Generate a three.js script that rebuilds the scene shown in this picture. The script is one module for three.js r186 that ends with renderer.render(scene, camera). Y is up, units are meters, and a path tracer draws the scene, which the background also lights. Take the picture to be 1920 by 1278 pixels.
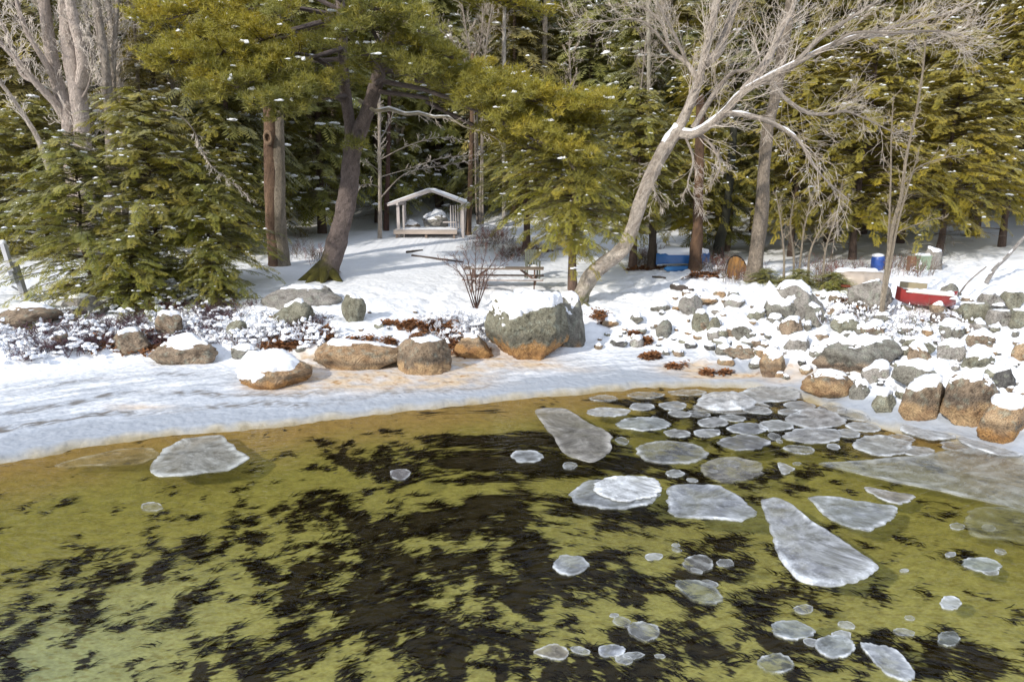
import * as THREE from 'three';
import { mergeVertices } from 'three/addons/utils/BufferGeometryUtils.js';
import { createNoise2D, createNoise3D } from 'simplex-noise';

// ---------------------------------------------------------------- camera, sky, sun, exposure
const EYE = 5.2, PITCH = 12.5 * Math.PI / 180, F = 1280, CX = 960, CY = 639;   // pixels of the 1920 x 1278 photograph
const scene = new THREE.Scene();
const camera = new THREE.PerspectiveCamera(2 * Math.atan(CY / F) * 180 / Math.PI, 1920 / 1278, 0.1, 600);
camera.position.set(0, EYE, 0);
camera.lookAt(0, EYE - Math.tan(PITCH) * 10, -10);
const renderer = new THREE.WebGLRenderer({ antialias: true });
renderer.toneMapping = THREE.LinearToneMapping;
renderer.toneMappingExposure = 1.18;
renderer.shadowMap.enabled = true;

const SUN = new THREE.Vector3(-0.62, 0.50, 0.62).normalize();
{ // a thin veil of high cloud: pale near the horizon, bluer overhead, a broad glow round the sun
  const W = 256, H = 128, d = new Float32Array(W * H * 4);
  for (let j = 0; j < H; j++) for (let i = 0; i < W; i++) {
    const el = ((j + 0.5) / H - 0.5) * Math.PI, az = ((i + 0.5) / W - 0.5) * 2 * Math.PI;
    const y = Math.sin(el), x = Math.cos(az) * Math.cos(el), z = Math.sin(az) * Math.cos(el);
    const k = Math.pow(Math.max(0, y), 0.5), c = Math.max(0, x * SUN.x + y * SUN.y + z * SUN.z), glow = 0.22 * Math.pow(c, 10);
    const o = (j * W + i) * 4;
    d[o] = 0.98 + (0.68 - 0.98) * k + glow; d[o + 1] = 1.02 + (0.78 - 1.02) * k + glow * 0.96; d[o + 2] = 1.08 + (0.98 - 1.08) * k + glow * 0.88; d[o + 3] = 1;
    if (y < 0) { d[o] = 0.3; d[o + 1] = 0.31; d[o + 2] = 0.33; }
  }
  const t = new THREE.DataTexture(d, W, H, THREE.RGBAFormat, THREE.FloatType);
  t.mapping = THREE.EquirectangularReflectionMapping; t.magFilter = THREE.LinearFilter; t.needsUpdate = true;
  scene.background = t; scene.environment = t;
}
const sun = new THREE.DirectionalLight(new THREE.Color(1.0, 0.94, 0.84), 3.5);
sun.position.copy(SUN).multiplyScalar(120).add(new THREE.Vector3(0, 0, -25));
sun.target.position.set(0, 0, -25); scene.add(sun, sun.target);
sun.castShadow = true; sun.shadow.mapSize.set(4096, 4096); sun.shadow.radius = 3;
Object.assign(sun.shadow.camera, { left: -70, right: 70, top: 60, bottom: -60, near: 1, far: 260 });

// ---------------------------------------------------------------- helpers
function mulberry(a) { return () => { a |= 0; a = a + 0x6D2B79F5 | 0; let t = Math.imul(a ^ a >>> 15, 1 | a); t = t + Math.imul(t ^ t >>> 7, 61 | t) ^ t; return ((t ^ t >>> 14) >>> 0) / 4294967296; }; }
let R = mulberry(11);
const rr = (a, b) => a + (b - a) * R(), pick = a => a[Math.floor(R() * a.length)];
const n2 = createNoise2D(mulberry(3)), n3 = createNoise3D(mulberry(4));
const fbm = (x, y, o = 4) => { let s = 0, a = 0.5, f = 1; for (let i = 0; i < o; i++) { s += a * n2(x * f + i * 17.3, y * f - i * 9.1); a *= 0.5; f *= 2.03; } return s; };
const fbm3 = (x, y, z, o = 4) => { let s = 0, a = 0.5, f = 1; for (let i = 0; i < o; i++) { s += a * n3(x * f + i * 7.3, y * f, z * f - i * 3.7); a *= 0.5; f *= 2.03; } return s; };
const clamp = (x, a = 0, b = 1) => Math.min(b, Math.max(a, x));
const sst = (a, b, x) => { const t = clamp((x - a) / (b - a)); return t * t * (3 - 2 * t); };
const lerp = (a, b, t) => a + (b - a) * t;
const mix3 = (a, b, t) => [lerp(a[0], b[0], t), lerp(a[1], b[1], t), lerp(a[2], b[2], t)];
const V = (x, y, z) => new THREE.Vector3(x, y, z);

const cp = Math.cos(PITCH), sp = Math.sin(PITCH);
function ray(px, py) { const a = (px - CX) / F, b = (CY - py) / F; return V(a, b * cp - sp, -(cp + b * sp)); }   // per unit of axis depth
function at(px, py, d) { const r = ray(px, py); const k = d / -r.z; return V(r.x * k, EYE + r.y * k, -d); }         // a photograph point standing d metres out
function onY(px, py, y) { const r = ray(px, py), k = (y - EYE) / r.y; return V(r.x * k, y, r.z * k); }
function axisDepth(p) { return -p.z * cp + (EYE - p.y) * sp; }
const perPx = p => axisDepth(p) / F;

const names = {};
function numbered(n) { const k = names[n] = (names[n] ?? -1) + 1; return k ? n + '_' + String(k).padStart(3, '0') : n; }
function meta(o, label, category, group) { o.userData.label = label; o.userData.category = category; if (group) o.userData.group = group; return o; }
function thing(name, pos, label, category, group) { const g = new THREE.Group(); g.name = numbered(name); g.position.copy(pos); scene.add(g); return meta(g, label, category, group); }
function dup(src, name, pos, turn, scale, label, category, group) {
  const c = src.clone(); c.name = numbered(name); c.position.copy(pos); c.rotation.set(0, turn, 0); c.scale.set(...(Array.isArray(scale) ? scale : [scale, scale, scale])); scene.add(c);
  c.userData = {}; return meta(c, label, category, group);
}
function shadows(m) { m.castShadow = true; m.receiveShadow = true; return m; }
function part(name, geo, mat, parent) { const m = shadows(new THREE.Mesh(geo, mat)); m.name = parent === scene ? numbered(name) : name; parent.add(m); return m; }
function structure(name, geo, mat) { const m = part(name, geo, mat, scene); m.userData.kind = 'structure'; return m; }
function stuff(o) { o.userData.kind = 'stuff'; return o; }

class MB { // collects triangles with vertex colours
  constructor() { this.p = []; this.c = []; this.i = []; this.u = []; this.al = []; this.n = 0; }
  v(x, y, z, c, u = x, w = z, al) { if (al !== undefined) this.al.push(c[0], c[1], c[2], al); this.p.push(x, y, z); this.c.push(c[0], c[1], c[2]); this.u.push(u, w); return this.n++; }
  t(a, b, c) { this.i.push(a, b, c); }
  tube(path, radii, sides, col, cap = false) { // path: Vector3s; radii: number per point; col: rgb or function(k, angle)
    const N = path.length; let pr = null, ux = V(1, 0, 0), along = 0; const r00 = typeof radii[0] === 'function' ? radii[0](0) : radii[0], u0 = (path[0].x * 7.3 + path[0].y * 3.1) % 1;
    const tan = V(0, 0, 0), uy = V(0, 0, 0);
    for (let k = 0; k < N; k++) {
      tan.copy(path[Math.min(N - 1, k + 1)]).sub(path[Math.max(0, k - 1)]).normalize();
      if (k === 0) { ux.set(Math.abs(tan.x) > 0.8 ? 0 : 1, 0, Math.abs(tan.x) > 0.8 ? 1 : 0); }
      ux.addScaledVector(tan, -ux.dot(tan)).normalize(); uy.crossVectors(tan, ux);
      const ring = []; if (k) along += path[k].distanceTo(path[k - 1]);
      for (let s = 0; s <= sides; s++) {
        const a = s / sides * Math.PI * 2, r = typeof radii[k] === 'function' ? radii[k](a) : radii[k];
        const ca = Math.cos(a) * r, sa = Math.sin(a) * r, q = path[k];
        ring.push(this.v(q.x + ux.x * ca + uy.x * sa, q.y + ux.y * ca + uy.y * sa, q.z + ux.z * ca + uy.z * sa, typeof col === 'function' ? col(k / (N - 1), s === sides ? 0 : a, q) : col, u0 + s / sides * Math.max(1, Math.round(r00 * 5)), along * 0.8));
      }
      if (pr) for (let s = 0; s < sides; s++) { const t = s + 1; this.t(pr[s], pr[t], ring[t]); this.t(pr[s], ring[t], ring[s]); }
      pr = ring;
      if (cap && k === N - 1) { const q = path[k], m = this.v(q.x, q.y, q.z, typeof col === 'function' ? col(1, 0, q) : col); for (let s = 0; s < sides; s++) this.t(ring[s], ring[s + 1], m); }
    }
  }
  geo() {
    const g = new THREE.BufferGeometry();
    g.setAttribute('position', new THREE.Float32BufferAttribute(this.p, 3)); g.setAttribute('color', this.al.length ? new THREE.Float32BufferAttribute(this.al, 4) : new THREE.Float32BufferAttribute(this.c, 3));
    g.setIndex(this.n > 65535 ? new THREE.Uint32BufferAttribute(this.i, 1) : new THREE.Uint16BufferAttribute(this.i, 1));
    g.setAttribute('uv', new THREE.Float32BufferAttribute(this.u, 2)); g.computeVertexNormals(); return g;
  }
}
const M = {
  leaf: new THREE.MeshPhysicalMaterial({ name: 'needles', vertexColors: true, roughness: 0.75, side: THREE.DoubleSide, transmission: 0.5, thickness: 0 }),
  bark: new THREE.MeshStandardMaterial({ name: 'bark', vertexColors: true, roughness: 0.95 }),
  twig: new THREE.MeshStandardMaterial({ name: 'twig', vertexColors: true, roughness: 0.9 }),
  rock: new THREE.MeshStandardMaterial({ name: 'rock', vertexColors: true, roughness: 0.9 }),
  snow: new THREE.MeshStandardMaterial({ name: 'snow', color: new THREE.Color().setRGB(0.80, 0.815, 0.85), roughness: 0.7 }),
  paint: new THREE.MeshStandardMaterial({ name: 'weathered', vertexColors: true, roughness: 0.7 }),
};
{ // bark furrows, stone grain and frost: fine tone and relief laid over the vertex colours
  const S = 512, mk = (f, srgb) => { const d = new Uint8Array(S * S * 4); for (let j = 0; j < S; j++) for (let i = 0; i < S; i++) { const v = clamp(f(i / S, j / S)) * 255; d.set([v, v, v, 255], (j * S + i) * 4); } const t = new THREE.DataTexture(d, S, S); t.magFilter = THREE.LinearFilter; t.wrapS = t.wrapT = THREE.RepeatWrapping; if (srgb) t.colorSpace = THREE.SRGBColorSpace; t.needsUpdate = true; return t; };
  const tile = (u, v, su, sv, o = 4, k = 0) => { const a = u * 2 * Math.PI, b2 = v * 2 * Math.PI; let s = 0, am = 0.5, f = 1; for (let i = 0; i < o; i++) { s += am * n3(Math.cos(a) * su * f + 5 + k, Math.sin(a) * su * f + Math.cos(b2) * sv * f, Math.sin(b2) * sv * f + i * 3.1 + k); am *= 0.55; f *= 2; } return s; };
  const furrow = (u, v) => 1 - Math.pow(1 - Math.min(1, Math.abs(tile(u + 0.02 * tile(u, v, 1, 2, 2), v, 3.2, 0.8, 3)) * 3.2), 2), barkTone = mk((u, v) => 0.80 + 0.2 * furrow(u, v) + 0.22 * tile(u, v, 2.4, 2.4, 4, 9), true), barkBump = mk((u, v) => 0.75 * furrow(u, v) + 0.25 * tile(u, v, 6, 3, 3, 4) + 0.1);
  Object.assign(M.bark, { map: barkTone, bumpMap: barkBump, bumpScale: 0.03 });
  const stoneTone = mk((u, v) => 0.90 + 0.32 * tile(u, v, 5, 5, 5, 2), true), stoneBump = mk((u, v) => 0.5 + 0.7 * tile(u, v, 4, 4, 5, 21));
  Object.assign(M.rock, { map: stoneTone, bumpMap: stoneBump, bumpScale: 0.022 });
  const crack = (u, v, s, k) => sst(0.035, 0.0, Math.abs(tile(u, v, s, s, 2, k)));
  M.frost = mk((u, v) => { const n = tile(u, v, 1.5, 1.5, 5, 31); return clamp(0.88 + 0.2 * n - 0.16 * sst(0.05, 0.45, tile(u, v, 0.8, 1.2, 4, 47)) + 0.10 * crack(u, v, 0.9, 61) + 0.12 * sst(0.1, 0.4, tile(u, v, 5, 5, 3, 71))); }, true);
  M.frostBump = mk((u, v) => 0.5 + 0.6 * tile(u, v, 3, 3, 5, 31));
}

// ---------------------------------------------------------------- the lie of the land
const shorePx = [[0, 856], [130, 830], [250, 812], [380, 800], [500, 790], [610, 778], [700, 767], [800, 757], [900, 745], [1000, 735], [1100, 727], [1200, 718], [1300, 714], [1400, 717], [1480, 728], [1540, 748], [1600, 770], [1660, 790], [1720, 805], [1790, 818], [1850, 836], [1920, 856]];
const shore = [V(-90, 0, 26), V(-40, 0, 2), V(-22, 0, -6.5), ...shorePx.map(([x, y]) => onY(x, y, 0.0)), V(13.5, 0, -9.5), V(17, 0, -5), V(26, 0, 4), V(60, 0, 40)];
let distGrid = null; const DG = { x0: -26, z0: -42, n: 0.1, w: 500, h: 420 };
function shoreDist(x, z) { // looked up where the photograph looks, worked out elsewhere
  const u = (x - DG.x0) / DG.n, v = (z - DG.z0) / DG.n;
  if (u < 0 || v < 0 || u >= DG.w - 1 || v >= DG.h - 1) return shoreDistAt(x, z);
  if (!distGrid) { distGrid = new Float32Array(DG.w * DG.h); for (let j = 0; j < DG.h; j++) for (let i = 0; i < DG.w; i++) distGrid[j * DG.w + i] = shoreDistAt(DG.x0 + i * DG.n, DG.z0 + j * DG.n); }
  const i = u | 0, j = v | 0, a = u - i, b = v - j, k = j * DG.w + i;
  return (distGrid[k] * (1 - a) + distGrid[k + 1] * a) * (1 - b) + (distGrid[k + DG.w] * (1 - a) + distGrid[k + DG.w + 1] * a) * b;
}
function shoreDistAt(x, z) { // + inland, - over water
  let best = 1e9, sgn = 1;
  for (let i = 0; i < shore.length - 1; i++) {
    const a = shore[i], b = shore[i + 1], dx = b.x - a.x, dz = b.z - a.z, t = clamp(((x - a.x) * dx + (z - a.z) * dz) / (dx * dx + dz * dz));
    const ex = x - a.x - dx * t, ez = z - a.z - dz * t, q = ex * ex + ez * ez;
    if (q < best) { best = q; sgn = dx * ez - dz * ex < 0 ? 1 : -1; }
  }
  return Math.sqrt(best) * sgn;
}
const shelfW = x => x < -4 ? lerp(2.9, 5.6, sst(-4, -11, x)) : x < 5 ? 2.9 : lerp(2.9, 0.7, sst(5, 8.5, x));
const pathPx = [[872, 480], [858, 500], [836, 530], [815, 555], [800, 580], [788, 600]];
let footprints = [];
function ground(x, z) {
  const s0 = shoreDist(x, z), d = -z, s = s0 + (0.10 * fbm(x * 0.9, z * 0.9, 3) + 0.05 * n2(x * 3.1, z * 3.1)) * sst(25, 15, d);
  if (s < 0) return Math.max(-0.9, s * 0.75);
  const w = shelfW(x), right = sst(3.5, 8, x) * sst(34, 24, d);
  let h = 0.035 * sst(0, 0.10, s) + 0.235 * sst(0.2, w, s);
  // folded ridges of shelf ice along the left shore
  const left = sst(1, -5, x) * sst(0.2, 0.8, s) * sst(w + 0.5, w - 0.6, s);
  h += left * 0.05 * Math.pow(Math.abs(n2(x * 0.12 + 3, s * 0.9)), 0.6);
  h += 0.62 * sst(w - 0.1, w + 2.6, s) + 0.38 * sst(w + 1.6, w + 6.5, s);
  h += 0.085 * Math.max(0, s - w - 4.5);
  h += 0.2 * Math.max(0, d - 44) + 0.1 * Math.max(0, d - 62) ;
  const bank = sst(w - 0.2, w + 1, s) * sst(w + 9, w + 5, s);
  h += bank * (0.13 * fbm(x * 0.8, z * 0.8, 4) + 0.05 * n2(x * 2.7, z * 2.7));
  h += right * sst(0.4, 1.4, s) * (0.34 * Math.abs(fbm(x * 0.7 + 9, z * 0.7, 3)) + 0.17 * Math.max(0, n2(x * 1.9, z * 1.9)) + 0.05 * n2(x * 4.3, z * 4.3));
  h += 0.05 * fbm(x * 0.35, z * 0.35, 3) * sst(w, w + 4, s) + 0.012 * n2(x * 2.2, z * 2.2) * sst(0.3, 1, s);
  for (const f of footprints) { const q = (x - f[0]) ** 2 + (z - f[1]) ** 2; if (q < 0.1) h -= 0.085 * Math.exp(-q / 0.02); }
  return h;
}
function onGround(px, py, from = 8) {
  const r = ray(px, py); let k0 = from, k1 = from;
  const f = k => EYE + r.y * k - ground(r.x * k, r.z * k);
  while (k1 < 140 && f(k1) > 0) { k0 = k1; k1 += 0.12; }
  for (let i = 0; i < 12; i++) { const m = (k0 + k1) / 2; f(m) > 0 ? k0 = m : k1 = m; }
  return V(r.x * k1, EYE + r.y * k1, r.z * k1);
}
{
  const a = pathPx.map(([x, y]) => onGround(x, y)); const curve = new THREE.CatmullRomCurve3(a), n = Math.round(curve.getLength() / 0.3), fp = [];
  for (let i = 0; i <= n; i++) { const p = curve.getPoint(i / n), side = i % 2 ? 0.14 : -0.14; fp.push([p.x + side + rr(-0.06, 0.06), p.z + rr(-0.08, 0.08)]); }
  footprints = fp;
}
// soft spots on the ground, given where the photograph shows them
const spotsOf = list => list.map(([px, py, rx, ry, a]) => { const p = onGround(px, py), k = perPx(p); return { x: p.x, z: p.z, rx: rx * k, rz: Math.max(0.15, ry * k * 3.2), a }; });
const spotSum = (spots, x, z) => { let s = 0; for (const q of spots) { const u = (x - q.x) / q.rx, v = (z - q.z) / q.rz, e = u * u + v * v; if (e < 6) s += q.a * Math.exp(-e * 1.2); } return s; };
const amber = spotsOf([[880, 655, 60, 14, 1], [600, 668, 50, 12, 0.7], [660, 695, 110, 26, 1], [820, 690, 100, 22, 1], [770, 712, 120, 10, 0.7], [960, 678, 90, 10, 0.9], [600, 715, 80, 14, 0.55], [730, 715, 70, 10, 0.6], [1290, 690, 60, 10, 0.8], [1360, 706, 80, 5, 0.9], [510, 728, 60, 10, 0.5], [260, 765, 60, 5, 0.5], [1480, 700, 60, 10, 0.5], [1060, 690, 70, 6, 0.3]]);
const litter = spotsOf([[820, 625, 60, 20, 0.9], [690, 655, 60, 14, 0.9], [575, 625, 50, 16, 0.8], [530, 640, 50, 10, 0.7], [225, 640, 55, 16, 0.8], [310, 650, 50, 14, 0.5], [1125, 595, 35, 12, 0.6], [1180, 624, 24, 3, 0.7], [1212, 640, 14, 5, 0.75], [1222, 668, 14, 5, 0.75], [1258, 688, 30, 3, 0.7], [1330, 700, 50, 2, 0.6], [750, 605, 50, 5, 0.6], [880, 655, 40, 10, 0.8], [270, 575, 70, 10, 0.9], [160, 540, 60, 10, 0.8], [1330, 515, 45, 10, 0.9], [1490, 530, 60, 8, 0.8], [1600, 575, 40, 14, 0.8], [610, 520, 25, 10, 0.8], [1215, 505, 50, 6, 0.7], [60, 600, 60, 8, 0.4], [1010, 470, 70, 8, 0.4]]);
function groundColor(x, z) {
  const s = shoreDist(x, z) + 0.08 * n2(x * 1.3, z * 1.3), w = shelfW(x), snowC = [0.80, 0.815, 0.845];
  let c = snowC;
  const iceN = 0.5 + 0.5 * fbm(x * 0.45, s * 2.2, 4) * 1.6;
  const ice = sst(-0.2, 0.1, s) * sst(w + 0.3, w * 0.55, s) * clamp(iceN * 0.9 + 0.95 * sst(1.7, 0.1, s) - 0.1);
  c = mix3(c, [0.335, 0.365, 0.41], clamp(ice * 1.2));
  const speck = sst(0.1, 0.5, fbm(x * 2.2, s * 7, 4)) * sst(w + 0.4, w - 0.4, s);
  c = mix3(c, [0.36, 0.38, 0.41], 0.6 * speck);
  { const st = sst(0.05, 0.4, fbm(x * 0.35 + 7, s * 5.5, 4)) * sst(-0.1, 0.3, s) * sst(w + 0.2, w - 1, s); c = mix3(c, [0.36, 0.39, 0.44], 0.65 * st); }
  // fold lines of the shelf, dirt caught in them
  for (const [f, a] of [[0.28, 1], [0.5, 0.9], [0.8, 0.6]]) {
    const line = Math.abs(s - w * f - 0.25 * n2(x * 0.3 + f * 20, 7) - 0.08 * n2(x * 1.4, f * 9)), on = (0.35 + 0.65 * sst(-0.3, 0.3, n2(x * 0.35 + f * 31, 2.5))) * sst(2, -3, x) * a;
    c = mix3(c, [0.42, 0.455, 0.51], on * 0.85 * sst(0.75, 0.1, line + 0.25 * fbm(x * 1.2, s * 4, 3)));
    c = mix3(c, [0.15, 0.135, 0.12], on * sst(0.26, 0.05, line) * clamp(0.65 + 0.9 * n2(x * 3, s * 7)));
  }
  const am = clamp(1.7 * spotSum(amber, x, z)) * clamp(0.75 + 0.8 * fbm(x * 0.9, z * 1.6, 4));
  c = mix3(c, mix3([0.56, 0.44, 0.31], [0.38, 0.22, 0.09], sst(0.12, 0.6, fbm(x * 2.4 + 5, z * 3, 4))), clamp(am));
  const lt = spotSum(litter, x, z), lm = 0.85 * sst(0.3, 0.65, lt * (0.28 + 2.0 * fbm(x * 2.2, z * 2.2, 4)));
  c = mix3(c, mix3([0.16, 0.08, 0.04], [0.30, 0.16, 0.06], clamp(0.5 + fbm(x * 6, z * 6, 3))), lm);
  if (s < 0.12) c = mix3(c, [0.30, 0.25, 0.15], sst(0.16, -0.2, s));
  return c;
}
const bedDepth = (x, z) => -0.10 - Math.min(1.0, 0.10 * Math.max(0, -shoreDist(x, z))) + 0.04 * fbm(x * 0.5, z * 0.5, 3);

function graded(list) { const o = []; for (const [a, b, step] of list) for (let v = a; v < b - 1e-6; v += step) o.push(v); o.push(list[list.length - 1][1]); return o; }
function sheet(xs, zs, h, uv, keep = () => true) {
  const nx = xs.length, nz = zs.length, p = new Float32Array(nx * nz * 3), u = new Float32Array(nx * nz * 2), idx = [];
  for (let j = 0; j < nz; j++) for (let i = 0; i < nx; i++) { const k = j * nx + i; p.set([xs[i], h(xs[i], zs[j]), zs[j]], k * 3); u.set(uv(xs[i], zs[j]), k * 2); }
  for (let j = 0; j < nz - 1; j++) for (let i = 0; i < nx - 1; i++) { if (!keep(xs[i], zs[j])) continue; const a = j * nx + i, b = a + 1, c = a + nx, d = c + 1; idx.push(a, c, b, b, c, d); }
  const g = new THREE.BufferGeometry(); g.setAttribute('position', new THREE.BufferAttribute(p, 3)); g.setAttribute('uv', new THREE.BufferAttribute(u, 2)); g.setIndex(idx); g.computeVertexNormals(); return g;
}
function paint(S, x0, x1, z0, z1, color, alsoBump) {
  const d = new Uint8Array(S * S * 4), b = alsoBump ? new Uint8Array(S * S * 4) : null;
  for (let j = 0; j < S; j++) for (let i = 0; i < S; i++) {
    const x = lerp(x0, x1, (i + 0.5) / S), z = lerp(z0, z1, (j + 0.5) / S), c = color(x, z), o = (j * S + i) * 4;
    for (let k = 0; k < 3; k++) d[o + k] = 255 * Math.pow(clamp(c[k]), 1 / 2.2);
    d[o + 3] = 255;
    if (b) { const v = clamp(alsoBump(x, z, c)) * 255; b[o] = b[o + 1] = b[o + 2] = v; b[o + 3] = 255; }
  }
  const mk = (a, srgb) => { const t = new THREE.DataTexture(a, S, S); t.magFilter = THREE.LinearFilter; if (srgb) t.colorSpace = THREE.SRGBColorSpace; t.needsUpdate = true; return t; };
  return [mk(d, true), b && mk(b, false)];
}
{ // snowy land
  const X0 = -22, X1 = 20, Z0 = -34, Z1 = -9.5, uv = (x, z) => [(x - X0) / (X1 - X0), (z - Z0) / (Z1 - Z0)];
  const edge = (x, z) => sst(X0, X0 + 2, x) * sst(X1, X1 - 2, x) * sst(Z0, Z0 + 2, z);
  const [map, bump] = paint(1536, X0, X1, Z0, Z1, (x, z) => mix3([0.80, 0.815, 0.845], groundColor(x, z), edge(x, z)), (x, z, c) => 0.5 + 0.35 * fbm(x * 3, z * 3, 4) - (c[0] < 0.4 ? 0.15 : 0));
  const m = new THREE.MeshStandardMaterial({ name: 'snow_ground', map, bumpMap: bump, bumpScale: 0.05, roughness: 0.75 });
  const xs = graded([[-200, -60, 8], [-60, -22, 1.2], [-22, -14, 0.3], [-14, 16, 0.13], [16, 26, 0.4], [26, 60, 1.2], [60, 200, 8]]), zs = graded([[-260, -90, 8], [-90, -45, 1.2], [-45, -32, 0.4], [-32, -9, 0.12], [-9, 40, 1.4]]);
  structure('snow_ground', sheet(xs, zs, ground, uv, (x, z) => shoreDist(x, z) > -2.5), m);
}
// ---------------------------------------------------------------- lake
const weedSpots = [[820, 1060, 280, 110, 1.0], [880, 890, 200, 36, 1.0], [1060, 850, 120, 18, 0.8], [700, 1150, 190, 80, 0.72], [1130, 960, 190, 60, 0.5], [1000, 1240, 300, 60, 0.55], [600, 990, 90, 50, 0.5], [1250, 1190, 130, 70, 0.7], [1330, 900, 200, 40, 0.5], [1420, 820, 160, 30, 0.85], [1300, 800, 140, 20, 0.8], [1350, 1060, 150, 60, 0.56], [1150, 1080, 120, 60, 0.45], [1430, 1180, 110, 60, 0.5], [420, 1080, 260, 110, 0.36], [230, 1060, 90, 50, 0.42], [120, 1130, 130, 60, 0.44], [300, 1210, 180, 60, 0.34], [480, 1240, 170, 50, 0.5], [1560, 1120, 150, 60, 0.42], [1780, 1230, 150, 60, 0.5], [1650, 1190, 140, 60, 0.36], [40, 1200, 90, 40, 0.42], [1500, 900, 120, 30, 0.35], [1720, 1060, 120, 40, 0.25]]
  .map(([px, py, rx, ry, a]) => { const p = onY(px, py, -0.7), q = onY(px, py - ry, -0.7); return { x: p.x, z: p.z, rx: rx * perPx(p), rz: Math.abs(q.z - p.z), a }; });
function weed(x, z) {
  let den = 0; for (const q of weedSpots) { const e = ((x - q.x) / q.rx) ** 2 + ((z - q.z) / q.rz) ** 2; if (e < 8) den = Math.max(den, q.a * Math.exp(-e * 0.75)); }
  const tilt = lerp(0.42, -0.5, sst(-3, 4, x)), zz = z + 9, u = x * Math.cos(tilt) - zz * Math.sin(tilt), v = x * Math.sin(tilt) + zz * Math.cos(tilt);
  const big = fbm(u * 1.0 + 3, v * 0.7, 4) * 1.5, mid = fbm(u * 2.1, v * 1.6 + 11, 4), streak = fbm(u * 2.0 + 0.5 * big, v * 9, 3), tiny = n2(u * 5, v * 24) * 0.16;
  return Math.min(den, 0.60) * 1.15 - 0.53 + big * 0.5 + mid * 0.52 + streak * 0.44 + tiny;
}
function bedColor(x, z) {
  const s = -shoreDist(x, z), dpt = sst(0.2, 2.6, s + 0.5 * fbm(x * 0.7, z * 0.7, 3));
  let c = mix3([0.25, 0.165, 0.045], [0.195, 0.178, 0.036], dpt);
  c = mix3(c, [0.265, 0.258, 0.075], sst(3, 7, s) * 0.8);
  c = mix3(c, [0.26, 0.31, 0.17], sst(-3.2, -7, x) * sst(4, 8.5, s));
  const g = 1 + 0.28 * fbm(x * 2.2, z * 4, 4) + 0.16 * n2(x * 11, z * 17); c = [c[0] * g * 0.86, c[1] * g * 0.84, c[2] * g * 0.84];
  const sp2 = sst(0.12, 0.45, fbm(x * 3.2 + 40, z * 7.5, 4)) * sst(0.3, 1.2, s); c = mix3(c, [0.12, 0.095, 0.018], 0.5 * sp2);
  const w = weed(x, z); c = mix3(c, mix3([0.005, 0.003, 0.0015], [0.014, 0.009, 0.003], clamp(0.4 + fbm(x * 5, z * 8, 3))), sst(-0.13, 0.13, w) * 0.97);
  return c;
}
{
  const X0 = -15, X1 = 15, Z0 = -19.5, Z1 = -3.5, uv = (x, z) => [(x - X0) / (X1 - X0), (z - Z0) / (Z1 - Z0)];
  const [map] = paint(1800, X0, X1, Z0, Z1, bedColor);
  map.wrapS = map.wrapT = THREE.MirroredRepeatWrapping;
  const xs = graded([[-120, -20, 10], [-20, 20, 0.5], [20, 120, 10]]), zs = graded([[-24, 0, 0.4], [0, 100, 10]]);
  structure('lake_bed', sheet(xs, zs, bedDepth, uv), new THREE.MeshPhysicalMaterial({ name: 'lake_bed', map, roughness: 1, specularIntensity: 0 }));
  // water: one flat sheet, barely rippled
  const S = 512, d = new Uint8Array(S * S * 4);
  for (let j = 0; j < S; j++) for (let i = 0; i < S; i++) { const a = i / S * 6.28318, b = j / S * 6.28318, v = clamp(0.5 + 0.7 * fbm3(Math.cos(a) * 2.2, Math.sin(a) * 2.2 + Math.cos(b) * 3.4, Math.sin(b) * 3.4, 3)) * 255; d.set([v, v, v, 255], (j * S + i) * 4); }
  const rip = new THREE.DataTexture(d, S, S); rip.magFilter = THREE.LinearFilter; rip.wrapS = rip.wrapT = THREE.RepeatWrapping; rip.needsUpdate = true;
  const wg = sheet(graded([[-120, 120, 10]]), graded([[-24, 100, 4]]), () => 0, (x, z) => [x / 5, z / 4]);
  structure('water', wg, new THREE.MeshPhysicalMaterial({ name: 'water', color: 0xffffff, transmission: 1, thickness: 0, ior: 1.33, roughness: 0.04, specularIntensity: 0.4, bumpMap: rip, bumpScale: 0.014 }));
}
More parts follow.
